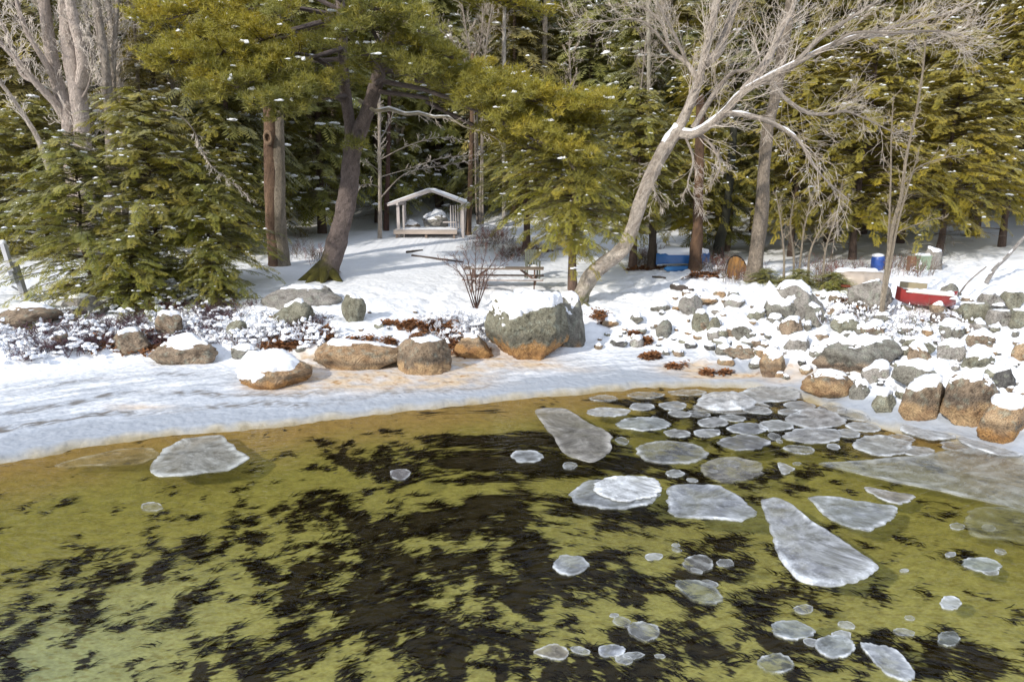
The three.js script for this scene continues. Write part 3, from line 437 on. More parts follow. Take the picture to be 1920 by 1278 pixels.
floe('very faint ice pad left of the row of three', oval(1455, 1243, 34, 18, 22), { thin: true, core: [0.30, 0.32, 0.28] });
floe('low bluish floe under the sunken sheet at the right', oval(1842, 1058, 39, 13, 23, 0.12), { core: [0.40, 0.45, 0.42] });
floe('small bright ice lump in the lower right water', oval(1783, 1130, 20, 13, 24), { core: [0.5, 0.53, 0.55], snow: 0.1 });
floe('faint ice pad below the small bright lump', oval(1780, 1196, 22, 15, 25), { thin: true, core: [0.36, 0.4, 0.38] });
floe('tiny grey ice flake off the left shore', oval(284, 949, 22, 8, 26), { thin: true, core: [0.55, 0.52, 0.48] });
floe('stack of snow-covered ice in the cove, topped by a white heap', oval(1362, 752, 58, 17, 27), { core: [0.62, 0.60, 0.58], snow: 0.3, dome: 0.16, rim: 0.04 });
floe('thin amber-edged plate under the snow-covered ice stack', oval(1372, 762, 70, 13, 28), { thin: true, core: [0.5, 0.45, 0.38] });
floe('flat pale pancake between the ice stack and the shore', oval(1447, 739, 58, 15, 29), { core: [0.56, 0.57, 0.56], rim: 0.02 });
floe('large smooth pancake right of the cove centre', oval(1533, 785, 55, 18, 30, 0.08), { core: [0.54, 0.54, 0.54], rim: 0.02 });
floe('long pancake just below the large smooth one', oval(1524, 816, 54, 15, 31), { core: [0.54, 0.55, 0.56], rim: 0.02 });
floe('rounded pancake closest to the brown boulders', oval(1655, 835, 55, 18, 32, 0.06), { core: [0.52, 0.53, 0.52], rim: 0.025 });
floe('ice tongue frozen under the pointed brown boulder', oval(1746, 806, 56, 17, 33, 0.1), { core: [0.6, 0.63, 0.65], snow: 0.15 });
floe('ice ledge below the boulder at the right picture edge', oval(1868, 834, 68, 15, 34, 0.2), { core: [0.58, 0.61, 0.63], snow: 0.12 });
floe('white pancake nearest the tip of the long grey slab', oval(1141, 772, 42, 9, 35), { core: [0.6, 0.61, 0.62], snow: 0.1 });
floe('small round pancake in the back row, left of centre', oval(1204, 762, 24, 7, 36), { core: [0.55, 0.56, 0.56] });
floe('small round pancake in the back row, right of centre', oval(1262, 760, 27, 8, 37), { core: [0.55, 0.56, 0.56] });
floe('wide bluish pancake in the second row beside the long slab', oval(1206, 794, 50, 12, 38), { core: [0.46, 0.50, 0.51] });
floe('middle pancake of the second row', oval(1337, 791, 30, 9, 39), { core: [0.52, 0.53, 0.54] });
floe('dark glassy pancake ringed by dark water', oval(1402, 803, 38, 11, 40), GLASSY);
floe('dark grey pancake lying in the darkest water of the cove', oval(1396, 829, 48, 14, 41), { core: [0.28, 0.29, 0.31], edge: [0.5, 0.52, 0.55] });
floe('small white-topped pancake left of the dark grey one', oval(1326, 811, 27, 8, 42), { core: [0.56, 0.58, 0.6] });
floe('small pale pancake at the right end of the second row', oval(1455, 797, 34, 10, 43), { core: [0.5, 0.52, 0.52] });
floe('tiny triangular chip above the pear-shaped floe', [[1460, 866], [1490, 878], [1468, 888]], { core: [0.5, 0.5, 0.48] });
floe('tiny flake below the ragged transparent floe', oval(1266, 887, 18, 7, 45), { core: [0.5, 0.52, 0.52] });
floe('small flat chip at the near side of the long grey slab', oval(1068, 872, 14, 7, 46), { thin: true, core: [0.55, 0.56, 0.55] });
floe('thin disc frozen onto the shore ice in the cove, first from the left', oval(1132, 746, 26, 6, 47), { thin: true, core: [0.58, 0.57, 0.53] });
floe('thin disc frozen onto the shore ice in the cove, second from the left', oval(1210, 740, 34, 6, 48), { thin: true, core: [0.58, 0.57, 0.53] });
floe('thin disc frozen onto the shore ice in the cove, third from the left', oval(1290, 735, 36, 6, 49), { thin: true, core: [0.58, 0.57, 0.53] });
floe('narrow pancake between the large smooth one and the shore rocks', oval(1598, 778, 34, 8, 50, 0.2), { thin: true, core: [0.55, 0.55, 0.52] });
floe('thin amber film of ice along the left shore', [[100, 872], [180, 850], [260, 838], [300, 848], [270, 866], [180, 872]], { thin: true, core: [0.42, 0.32, 0.16], edge: [0.5, 0.44, 0.3], rim: 0.004 });
{ // thin broken chips of ice drifting between the floes
  R = mulberry(950); const zones = [[1110, 738, 1480, 830], [1440, 770, 1620, 840], [1220, 860, 1500, 900], [1180, 1020, 1400, 1140], [1500, 1140, 1760, 1250], [1660, 985, 1900, 1110], [1080, 1130, 1260, 1240]];
  for (let i = 0; i < 42; i++) { const z = zones[i % zones.length], px = rr(z[0], z[2]), py = rr(z[1], z[3]), k = (py - 640) / 400, rx = rr(5, 14) * (0.5 + k), where = ['among the cove pancakes', 'beside the large smooth pancake', 'above the smooth blue-grey floe', 'below the lone round floe', 'round the row of three', 'right of the pear-shaped floe', 'near the small bluish oval'][i % 7]; floe('thin broken chip of ice ' + where, oval(px, py, rx, rx * rr(0.3, 0.5), 60 + i, rr(-0.1, 0.4)), { thin: i % 3 > 0, n: 24, core: [0.5, 0.52, 0.53], rim: 0.006, thick: 0.012, group: 'ice chips ' + where }); }
}
pans.forEach(([x, y, rx, ry], i) => floe('small grey pancake of ice in the packed row along the right shore', oval(x, y, rx, ry, 110 + i, 0.08), { thin: i % 3 === 1, core: [0.5, 0.51, 0.51], rim: 0.012, group: 'small pancakes packed along the right shore' }));

// ---------------------------------------------------------------- trees
const _x = V(), _y = V(), _z = V();
function frond(mb, p, dir, len, wid, n, c1, c2, sag = 0.25) { // a flat spray: narrow leaf blades in pairs along a sagging rib
  _x.copy(dir).normalize(); _z.set(-_x.z, 0, _x.x).normalize(); if (_z.lengthSq() < 0.1) _z.set(0, 0, 1); _y.crossVectors(_z, _x).multiplyScalar(-1);
  if (_y.y < 0) _y.negate();
  const roll = rr(-0.35, 0.35), zx = _z.x * Math.cos(roll) + _y.x * Math.sin(roll), zy = _z.y * Math.cos(roll) + _y.y * Math.sin(roll), zz = _z.z * Math.cos(roll) + _y.z * Math.sin(roll);
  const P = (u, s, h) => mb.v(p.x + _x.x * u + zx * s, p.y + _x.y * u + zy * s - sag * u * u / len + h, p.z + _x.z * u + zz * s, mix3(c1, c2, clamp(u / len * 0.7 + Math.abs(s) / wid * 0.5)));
  for (let k = 0; k <= n; k++) {
    const f = 0.06 + 0.9 * k / n, u0 = len * f, w = wid * (0.35 + 0.65 * Math.sin(Math.min(1, (1 - f) * 1.5 + 0.12) * 1.57)) * rr(0.75, 1.15), b = len * 0.55 / n;
    if (k === n) { const a = P(u0 - b, -b * 0.6, 0), c = P(u0 - b, b * 0.6, 0), t = P(len * 1.08, 0, 0); mb.t(a, c, t); continue; }
    for (const s of [-1, 1]) { const d = -0.16 * w * rr(0.2, 1.4), a = P(u0 - b * 0.5, 0, 0), t = P(u0 + w * 0.62, s * w, d), e = P(u0 + b * 1.1 + w * 0.2, s * w * 0.42, d * 0.25), q = P(u0 - b * 0.2 + w * 0.36, s * w * 0.62, d * 0.4); s > 0 ? (mb.t(a, e, t), mb.t(a, t, q)) : (mb.t(a, t, e), mb.t(a, q, t)); }
  }
}
const LUMP = new THREE.IcosahedronGeometry(1, 1);
function lump1(mb, p, sx, sy, sz, c) {
  const P = LUMP.attributes.position, o = mb.n, s = R() * 40;
  for (let i = 0; i < P.count; i++) { const x = P.getX(i), y = P.getY(i), z = P.getZ(i), k = 1 + 0.5 * n3(x * 1.6 + s, y * 1.6, z * 1.6); mb.v(p.x + x * sx * k, p.y + (y > 0 ? y : y * 0.5) * sy * k, p.z + z * sz * k, c); }
  for (let i = 0; i < P.count; i += 3) mb.t(o + i, o + i + 1, o + i + 2);
}
function lump(mb, p, sx, sy, sz, c = [1, 1, 1]) { for (let k = 0; k < 2; k++) lump1(mb, V(p.x + rr(-0.7, 0.7) * sx, p.y + rr(-0.4, 0.2) * sy, p.z + rr(-0.7, 0.7) * sz), sx * rr(0.3, 0.7), sy * rr(0.6, 1.1), sz * rr(0.3, 0.7), c); }
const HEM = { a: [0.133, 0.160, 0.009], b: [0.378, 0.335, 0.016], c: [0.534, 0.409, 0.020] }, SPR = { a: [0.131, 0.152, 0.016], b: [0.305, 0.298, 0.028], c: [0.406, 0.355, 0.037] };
const barkCol = (c1, c2, fx = 9, fy = 2) => (k, a, q) => mix3(c1, c2, clamp(0.5 + 0.75 * fbm(a * 1.6 * fx / 9, q.y * fy, 3) + 0.3 * n2(a * 4, q.y * 9)));
function conifer(name, seed, o) {
  R = mulberry(seed); const g = new THREE.Group(); g.name = name;
  const { H, Rad, y0 = 0.3, len = 0.5, per = 6, gap = 0.3, n = 7, pal = HEM, snow = 0.03, dead = 0, r0 = H * 0.016, pow = 0.8, step = 0.26 } = o;
  const wood = new MB(), leaf = new MB(), sn = new MB(), bc = barkCol(o.bark?.[0] ?? [0.16, 0.11, 0.085], o.bark?.[1] ?? [0.075, 0.05, 0.04]);
  const tp = [], tr = []; for (let i = 0; i <= 8; i++) { const t = i / 8; tp.push(V(0.12 * n2(t * 2, seed), t * H - 0.3, 0.12 * n2(t * 2, seed + 9))); tr.push(Math.max(0.02, r0 * (1 - t * 0.93) * (i ? 1 : 1.25))); }
  wood.tube(tp, tr, 7, bc);
  for (let y = y0; y < H * 0.985; y += gap * lerp(1.1, 0.55, y / H)) {
    const t = (y - y0) / (H - y0), prof = Math.pow(1 - t, pow) * sst(-0.2, 0.14, t) + 0.03;
    for (let b = 0; b < per; b++) {
      if (R() < 0.1) continue;
      const az = R() * 6.2832, L = Rad * prof * rr(0.6, 1.12) * (1 + 0.42 * n3(Math.cos(az) * 0.9 + seed, y * 0.55, Math.sin(az) * 0.9)), up = rr(-0.05, 0.28) + t * 0.35, dr = rr(0.25, 0.5), yy = y + rr(-0.15, 0.15), path = [];
      for (let i = 0; i <= 4; i++) { const u = i / 4; path.push(V(Math.cos(az) * L * u, yy + L * (up * u - dr * u * u), Math.sin(az) * L * u)); }
      wood.tube(path, path.map((_, i) => Math.max(0.005, 0.014 * Math.sqrt(L) * (1 - i / 4.6))), 3, bc);
      const shade = rr(0.75, 1.2), old = R();
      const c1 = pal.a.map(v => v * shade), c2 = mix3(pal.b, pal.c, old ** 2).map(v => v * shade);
      let side = 1;
      for (let q = Math.max(0.12 * L, L - 2.6); q < L; q += step * rr(0.8, 1.2) * len) {
        const u = q / L, f = u * 4, i = Math.min(3, f | 0), p = V().lerpVectors(path[i], path[i + 1], f - i), sl = up - 2 * dr * u; side = -side;
        const a2 = az + side * rr(0.35, 1.15) * (1.15 - u * 0.5), d = V(Math.cos(a2), sl * 0.6 + rr(-0.3, 0.12), Math.sin(a2)), l = len * rr(0.65, 1.25) * (1.2 - 0.45 * u);
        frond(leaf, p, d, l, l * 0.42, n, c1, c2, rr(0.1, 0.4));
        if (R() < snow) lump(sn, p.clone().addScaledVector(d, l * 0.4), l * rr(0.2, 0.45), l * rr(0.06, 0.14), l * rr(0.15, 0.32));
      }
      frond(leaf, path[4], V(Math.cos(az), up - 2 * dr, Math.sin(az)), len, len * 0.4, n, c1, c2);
      if (R() < snow * 2.5) lump(sn, path[4].clone().add(V(0, 0.03, 0)), len * 0.35, len * 0.09, len * 0.3);
    }
  }
  for (let k = 0; k < dead; k++) { // bare dead lower branches
    const y = rr(0.6, y0 + 1.5), az = R() * 6.28, L = Rad * rr(0.5, 1.1), p = [0, 0.35, 0.7, 1].map(u => V(Math.cos(az + u * 0.3) * L * u, y + L * (rr(0, 0.12) * u - 0.22 * u * u), Math.sin(az + u * 0.3) * L * u)), col = mix3([0.22, 0.17, 0.13], [0.34, 0.28, 0.22], R());
    wood.tube(p, [0.022, 0.016, 0.011, 0.004], 3, col);
    for (let j = 0; j < 7; j++) { const u = rr(0.3, 0.95), q = V().lerpVectors(p[0], p[3], u); q.y = lerp(p[Math.floor(u * 3)].y, p[Math.floor(u * 3) + 1].y, u * 3 % 1); const a = az + rr(-1.2, 1.2), l = rr(0.25, 0.8); wood.tube([q, q.clone().add(V(Math.cos(a) * l * 0.5, rr(-0.1, 0.05), Math.sin(a) * l * 0.5)), q.clone().add(V(Math.cos(a) * l, rr(-0.3, 0.05), Math.sin(a) * l))], [0.009, 0.007, 0.003], 3, col); }
  }
  part('trunk', wood.geo(), M.bark, g); part('crown', leaf.geo(), M.leaf, g); if (sn.n) part('snow_clumps', sn.geo(), M.snow, g);
  return g;
}
function place(g, p, turn, label, category, group, sc = 1) { g.name = numbered(g.name); g.position.copy(p); g.rotation.y = turn; g.scale.setScalar(sc); scene.add(g); return meta(g, label, category, group); }

// bare wood
const axis = V();
function sprout(mb, p, dir, len, r, lvl, o) {
  const seg = lvl === 0 ? 6 : lvl === 1 ? 4 : 3, pts = [p.clone()], d = dir.clone().normalize(), q = p.clone(), w = o.wander ?? 0.28;
  for (let i = 0; i < seg; i++) { d.x += rr(-w, w); d.y += rr(-w, w) + (o.lift ?? 0.04); d.z += rr(-w, w); d.normalize(); q.addScaledVector(d, len / seg); pts.push(q.clone()); }
  const tip = o.tip ?? 0.005; mb.tube(pts, pts.map((_, i) => Math.max(tip, r * (1 - 0.75 * i / seg))), lvl === 0 ? 5 : 3, o.col);
  if (lvl < o.max) kids(mb, pts, len, r, lvl, o);
  return pts;
}
function kids(mb, pts, len, r, lvl, o, n = o.n[lvl], from = 0.2) {
  for (let k = 0; k < n; k++) {
    const u = from + (1 - from) * (k + R()) / n, f = u * (pts.length - 1), i = Math.min(pts.length - 2, f | 0), p = V().lerpVectors(pts[i], pts[i + 1], f - i), d = pts[i + 1].clone().sub(pts[i]).normalize();
    axis.set(rr(-1, 1), rr(-1, 1), rr(-1, 1)).cross(d).normalize(); d.applyAxisAngle(axis, rr(0.45, 1.0)); d.y += o.bias ?? 0;
    sprout(mb, p, d, Math.max(0.12, len * rr(0.3, 0.62) * (1.1 - 0.5 * u)), Math.max(o.tip ?? 0.005, r * rr(0.38, 0.55) * (1 - u * 0.4)), lvl + 1, o);
  }
}
function smooth(pts, n) { const c = new THREE.CatmullRomCurve3(pts, false, 'centripetal'); return c.getPoints(n); }
// a traced limb: photograph points with distances, relative to the base of its tree
const limb = (base, list, n = 14) => smooth(list.map(([x, y, d]) => at(x, y, d).sub(base)), n);
const taper = (n, a, b, flare = 0) => Array.from({ length: n + 1 }, (_, i) => { const t = i / n, r = lerp(a, b, t) * (1 + flare * Math.exp(-t * 12)); return ang => r * (1 + 0.10 * Math.sin(ang * 3 + t * 5) + 0.06 * Math.sin(ang * 7 - t * 17) + 0.09 * Math.sin(t * 41 + a * 90) * Math.sin(ang * 2 + t * 13)); });
function snowAlong(mb, pts, radii, chance = 0.7, over = 0.75) { // snow lying on the upper side of a limb, in stretches
  let run = [], rad = []; const flush = () => { if (run.length > 2) mb.tube(run, rad.map((r, i) => i === 0 || i === rad.length - 1 ? 0.004 : r), 6, [1, 1, 1], true); run = []; rad = []; };
  pts.forEach((p, i) => { const r = typeof radii[i] === 'function' ? radii[i](0) : radii[i]; if (n2(i * 0.35 + pts[0].x * 3, 5) < chance * 2 - 1) { run.push(p.clone().add(V(0, r * over, 0))); rad.push(r * 0.62 * rr(0.8, 1.2)); } else flush(); }); flush();
}
const PALEBARK = barkCol([0.66, 0.58, 0.50], [0.33, 0.27, 0.22]), TWIG = [0.62, 0.55, 0.48];

{ // the leaning maple
  R = mulberry(501); const foot = onGround(1085, 570), D = -foot.z, base = foot.clone(); base.y -= 0.15;
  const t = thing('maple_tree', base, 'bare pale maple leaning far right over the shore from beside the largest boulder', 'tree');
  const wood = new MB(), tw = new MB(), sn = new MB(), mossy = (k, a, q) => { const c = PALEBARK(k, a, q); return mix3(mix3(c, [0.16, 0.12, 0.07], 0.8 * sst(0.3, 0.55, fbm(q.x * 2 + 3, q.y * 2.2, 3) + 0.35 * Math.sin(a))), [0.15, 0.15, 0.04], sst(1.3, 0.3, q.y) * sst(-0.1, 0.5, fbm(q.x * 5, q.y * 4 + a, 3) + 0.2)); };
  const trunk = limb(base, [[1082, 580, D], [1092, 548, D], [1112, 512, D - 0.05], [1142, 486, D - 0.1], [1170, 462, D - 0.2], [1186, 425, D - 0.3], [1200, 380, D - 0.4], [1226, 318, D - 0.5], [1252, 272, D - 0.6], [1276, 242, D - 0.7]], 40);
  wood.tube(trunk, taper(40, 0.28, 0.21, 0.6), 14, mossy); snowAlong(sn, trunk.slice(33), Array(8).fill(0.24), 0.95, 0.9);
  { const p = trunk.slice(9, 20).map(v => v.clone().add(V(0.1, -0.04, 0.18))); wood.tube(p, p.map((_, i) => 0.2 * Math.sin(Math.PI * (0.1 + 0.8 * i / 10))), 8, mossy); }
  for (const s of [[-1.3, 0.25], [-0.8, 0.75], [0.5, 0.5]]) wood.tube([V(0, 0.35, 0), V(s[0] * 0.35, 0.2, s[1] * 0.4), V(s[0], 0.02, s[1])], [0.22, 0.13, 0.03], 7, mossy);
  part('trunk', wood.geo(), M.bark, t);
  const top = [1268, 250, D - 0.65], limbs = [
    [[top, [1290, 205, D - 0.8], [1310, 150, D - 0.9], [1320, 110, D - 1], [1332, 60, D - 1.1], [1346, -10, D - 1.2], [1358, -90, D - 1.3]], 0.18, 0.09],
    [[top, [1300, 252, D - 1], [1322, 240, D - 1.3], [1357, 212, D - 1.6], [1391, 174, D - 1.9], [1442, 145, D - 2.2], [1490, 120, D - 2.5], [1549, 90, D - 2.8], [1600, 70, D - 3.1], [1684, 48, D - 3.5], [1760, 30, D - 3.9], [1830, 5, D - 4.2]], 0.165, 0.022],
    [[[1318, 120, D - 1], [1345, 98, D - 0.8], [1364, 50, D - 0.6], [1383, -5, D - 0.5], [1400, -80, D - 0.4]], 0.18, 0.08],
    [[[1391, 174, D - 1.9], [1440, 110, D - 1.4], [1462, 60, D - 1.2], [1485, 20, D - 1], [1510, -60, D - 0.8]], 0.15, 0.06],
    [[[1490, 120, D - 2.5], [1540, 70, D - 2.9], [1600, 30, D - 3.2], [1640, 5, D - 3.4], [1680, -30, D - 3.6]], 0.08, 0.03],
    [[[1600, 70, D - 3.1], [1660, 65, D - 2.8], [1720, 58, D - 2.6], [1790, 62, D - 2.4], [1830, 74, D - 2.2]], 0.06, 0.015],
    [[[1357, 212, D - 1.6], [1400, 216, D - 1.9], [1448, 230, D - 2.2], [1499, 264, D - 2.5], [1522, 303, D - 2.7], [1549, 337, D - 2.8], [1593, 376, D - 2.9]], 0.10, 0.02],
    [[[1442, 145, D - 2.2], [1470, 182, D - 2.2], [1516, 212, D - 2.3], [1560, 213, D - 2.4], [1583, 208, D - 2.5], [1623, 222, D - 2.6], [1684, 252, D - 2.8]], 0.075, 0.018],
    [[[1300, 240, D - 0.9], [1340, 175, D - 1.2], [1375, 135, D - 1.5], [1405, 130, D - 1.7], [1450, 60, D - 2]], 0.10, 0.03],
    [[[1310, 150, D - 0.9], [1290, 120, D - 0.4], [1255, 90, D], [1245, 50, D + 0.2], [1215, 20, D + 0.3], [1170, 5, D + 0.4]], 0.10, 0.025],
    [[[1290, 120, D - 0.4], [1262, 60, D - 0.6], [1235, 10, D - 0.8], [1220, -40, D - 0.9]], 0.06, 0.03],
    [[[1255, 90, D], [1200, 38, D + 0.1], [1130, 40, D + 0.2], [1070, 42, D + 0.3]], 0.045, 0.012],
    [[[1549, 90, D - 2.8], [1600, 62, D - 3.6], [1680, 62, D - 4], [1760, 58, D - 4.3], [1800, 70, D - 4.5]], 0.05, 0.012],
    [[[1262, 262, D - 0.6], [1240, 300, D - 1], [1225, 345, D - 1.3], [1240, 380, D - 1.5]], 0.06, 0.012],
    [[[1310, 250, D - 1], [1340, 280, D - 1.2], [1350, 315, D - 1.4], [1330, 350, D - 1.5]], 0.06, 0.012],
    [[[1285, 255, D - 0.9], [1300, 300, D - 1.3], [1290, 350, D - 1.5], [1310, 385, D - 1.6]], 0.05, 0.01]];
  limbs.forEach(([list, a, b], i) => {
    const w = new MB(), p = limb(base, list, 24); w.tube(p, taper(24, a, b), i < 3 ? 10 : 7, PALEBARK); part('limb', w.geo(), M.bark, t);
    if (i === 1 || i === 0 || i === 6) snowAlong(sn, p.slice(0, 19), p.slice(0, 19).map((_, k) => lerp(a, b, k / 24)), i === 1 ? 0.9 : 0.6, 0.75);
    const len = p.reduce((s, v, k) => k ? s + v.distanceTo(p[k - 1]) : 0, 0), droop = i >= 13 || i === 6;
    kids(tw, p, Math.min(3.6, len * 0.8), Math.min(0.05, (a + b) * 0.2), 0, { n: [0, 5, 3, 0], max: 3, col: (k, aa, q) => mix3(TWIG, [0.48, 0.40, 0.32], clamp(0.4 + n2(q.x * 2, q.y * 2))), tip: 0.0042, bias: droop ? -0.3 : i === 1 || i === 7 ? -0.08 : 0.12, wander: 0.24 }, Math.round(len * (droop ? 3 : 5) + 5), i < 3 ? 0.1 : 0.15);
  });
  stuff(part('twigs', tw.geo(), M.twig, t)); part('snow', sn.geo(), M.snow, t);
}
function bareTree(name, label, basePx, trunks, o = {}) { // trunks traced in the photograph, twigs grown on them
  R = mulberry(o.seed ?? 600 + basePx[0]); const d = o.d, base = d ? at(basePx[0], basePx[1], d) : onGround(...basePx); if (d) base.y = ground(base.x, base.z) - 0.1;
  const t = thing(name, base, label, o.category ?? 'tree', o.group), D = -base.z, tw = new MB(), sn = new MB(), c = o.col ?? PALEBARK;
  trunks.forEach(([list, a, b], i) => {
    const w = new MB(), q3 = list.filter(q => q !== 'foot').map(q => at(q[0], q[1], D + (q[2] ?? 0)).sub(base)), p = smooth(list[0] === 'foot' ? [V(rr(-0.06, 0.06), -0.05, rr(-0.06, 0.06)), ...q3] : q3, 18);
    w.tube(p, taper(18, a, b, i ? 0 : 0.25), a > 0.12 ? 9 : 6, c); part(i < (o.trunks ?? 1) ? 'trunk' : 'limb', w.geo(), M.bark, t);
    if (o.snow) snowAlong(sn, p, p.map((_, k) => lerp(a, b, k / 18)), o.snow);
    const len = p.reduce((s, v, k) => k ? s + v.distanceTo(p[k - 1]) : 0, 0);
    if (o.twigs !== 0) kids(tw, p, Math.min(o.len ?? 2.2, len * 0.5), Math.min(0.04, a * 0.5), 0, { n: [0, 5, 3, 0], max: o.max ?? 3, col: o.twig ?? TWIG, tip: o.tip ?? 0.005, bias: o.bias ?? 0.12 }, Math.round((o.twigs ?? 2.5) * len), o.from ?? 0.35);
  });
  if (tw.n) stuff(part('twigs', tw.geo(), M.twig, t)); if (sn.n) part('snow', sn.geo(), M.snow, t);
  return t;
}
{
  const D = 31;
  bareTree('maple_tree', 'big bare pale tree of several stems rising behind the dark hemlocks at the left', [158, 500], [
    [[[165, 470], [162, 420], [158, 353], [155, 270], [148, 188], [135, 118], [126, 50], [120, -20], [112, -120]], 0.42, 0.25],
    [[[150, 470, 0.4], [142, 400, 0.4], [130, 280, 0.4], [125, 202, 0.3], [111, 168, 0.3], [94, 84, 0.2], [80, -10, 0.1], [70, -90, 0]], 0.34, 0.2],
    [[[150, 160], [155, 120, -0.3], [145, 65, -0.4], [131, 0, -0.5], [128, -70, -0.5]], 0.26, 0.18],
    [[[126, 230, 0.4], [104, 195, 0], [67, 155, -0.5], [37, 118, -0.9], [13, 94, -1.1], [-20, 60, -1.3]], 0.2, 0.07],
    [[[111, 168, 0.3], [80, 110, -0.3], [50, 60, -0.6], [30, 0, -0.8], [20, -50, -1]], 0.14, 0.06],
    [[[150, 190], [165, 160, -0.5], [172, 120, -0.8], [160, 60, -1]], 0.06, 0.02],
    [[[67, 155, -0.5], [40, 140, -0.2], [10, 60, 0.2], [-20, 0, 0.4]], 0.09, 0.04]], { d: D, trunks: 2, twigs: 5, len: 2.6, seed: 611, col: barkCol([0.64, 0.54, 0.47], [0.44, 0.36, 0.31]), tip: 0.008, from: 0.3 });
  bareTree('poplar_tree', 'pair of smooth grey-white stems just right of the big bare left tree', [212, 480], [
    [[[214, 480], [208, 300], [202, 168], [190, 70], [182, 20], [174, -60]], 0.26, 0.15], [[[222, 480, 0.6], [216, 235, 0.6], [212, 135, 0.5], [216, 60, 0.4], [224, -40, 0.4]], 0.13, 0.09], [[[236, 480, 1.4], [228, 200, 1.4], [214, 80, 1.4], [198, -20, 1.4]], 0.16, 0.1]], { d: 33, trunks: 3, twigs: 3.4, seed: 612, len: 2.6, tip: 0.008 });
  bareTree('young_poplar', 'thin straight pale stem with a lean, next to the golden pine bough', [262, 470], [[[[266, 470], [262, 300], [257, 130], [251, 40], [247, -40]], 0.11, 0.07]], { d: 35, twigs: 3, seed: 613, tip: 0.008 });
  bareTree('young_poplar', 'thin stem crossing between the grey-white pair and the pine bough', [330, 440], [[[[334, 440], [322, 160], [300, 70], [285, -40]], 0.1, 0.06]], { d: 36, twigs: 4, seed: 614, tip: 0.008 });
  bareTree('leaning_stem', 'slim pale stem slanting up left at the left edge, over the hemlock', [100, 330], [[[[92, 320], [71, 262], [40, 210], [0, 155], [-60, 90]], 0.11, 0.07]], { d: 28, twigs: 2, seed: 615, tip: 0.007 });
  bareTree('birch_tree', 'pale birch stem among the woods above the pavilion', [944, 420], [[[[946, 420], [944, 250], [945, 130], [946, 30], [948, -80]], 0.13, 0.09]], { d: 44, twigs: 2.4, seed: 616, tip: 0.007, twig: [0.42, 0.36, 0.30], col: barkCol([0.66, 0.62, 0.56], [0.42, 0.37, 0.32]) });
  bareTree('birch_tree', 'pinkish white birch stem right of the pale one above the pavilion', [1018, 420], [[[[1018, 420], [1019, 250], [1021, 120], [1023, 20], [1026, -80]], 0.19, 0.13]], { d: 46, twigs: 2.2, seed: 617, tip: 0.007, twig: [0.42, 0.36, 0.30], col: barkCol([0.68, 0.62, 0.57], [0.4, 0.33, 0.28]) });
  bareTree('birch_tree', 'grey stem standing in the woods left of the leaning maple crown', [1214, 440], [[[[1214, 440], [1216, 250], [1217, 130], [1216, 40], [1212, -60]], 0.15, 0.1]], { d: 40, twigs: 2.6, seed: 618, tip: 0.007, twig: [0.42, 0.36, 0.30], col: barkCol([0.5, 0.47, 0.38], [0.33, 0.29, 0.22]) });
  bareTree('bare_shrub_tree', 'fan of thin bare stems in the woods behind the big leaning pine', [900, 420], [[[[900, 420], [900, 180], [880, 90], [862, -20]], 0.07, 0.04], [[[905, 420], [908, 120], [928, -20]], 0.07, 0.04], [[[898, 420, 0.4], [895, 130, 0.4], [905, 40, 0.4], [900, -40, 0.4]], 0.06, 0.04], [[[895, 420, 0.3], [870, 110, 0], [800, 40, -0.5], [760, 30, -1]], 0.06, 0.02]], { d: 43, trunks: 4, twigs: 3, seed: 619, tip: 0.007, twig: [0.42, 0.36, 0.30], col: barkCol([0.5, 0.43, 0.36], [0.34, 0.28, 0.23]) });
  bareTree('slim_dead_tree', 'slim pale dead trunk with long bare side branches left of the pavilion', [712, 447], [
    [[[712, 450], [712, 380], [711, 300], [711, 230], [710, 140], [708, 40], [705, -60]], 0.11, 0.07], [[[712, 372], [760, 325, -0.6], [820, 312, -1], [890, 300, -1.4]], 0.04, 0.012], [[[711, 332], [760, 318, 0.5], [830, 296, 0.8], [900, 290, 1]], 0.035, 0.01], [[[711, 300], [760, 275, -1], [820, 258, -1.6], [870, 262, -2]], 0.035, 0.01], [[[711, 350], [690, 345, -0.8], [665, 350, -1.4]], 0.03, 0.01], [[[711, 320], [690, 305, -0.7], [672, 300, -1.2]], 0.03, 0.01], [[[711, 262], [725, 240, 0.3], [740, 205, 0.5]], 0.05, 0.02]], { seed: 620, twigs: 4.5, len: 1, max: 2, bias: -0.05, tip: 0.007, from: 0.3 });
  const slim = { col: barkCol([0.52, 0.44, 0.34], [0.36, 0.29, 0.21]), twig: [0.36, 0.30, 0.22] };
  bareTree('young_maple', 'slim young tree of three close stems on the right bank before the boats', [1650, 602], [
    [['foot', [1656, 560], [1664, 500], [1676, 420], [1690, 370], [1700, 292], [1718, 215], [1730, 140], [1736, 80]], 0.085, 0.02], [['foot', [1660, 545, 0.1], [1667, 440, 0.1], [1671, 330, 0.1], [1672, 255, 0.1], [1676, 180, 0.1]], 0.05, 0.012], [['foot', [1664, 530, -0.1], [1682, 430, -0.1], [1697, 370, -0.2], [1712, 322, -0.2], [1724, 285, -0.2]], 0.05, 0.012], [[[1690, 350], [1720, 315, -0.3], [1770, 296, -0.6], [1840, 286, -0.9]], 0.025, 0.008], [[[1672, 440], [1720, 420, -0.3], [1770, 405, -0.5]], 0.022, 0.007]], { ...slim, seed: 621, trunks: 3, twigs: 3.5, len: 1.0, max: 2, tip: 0.004 });
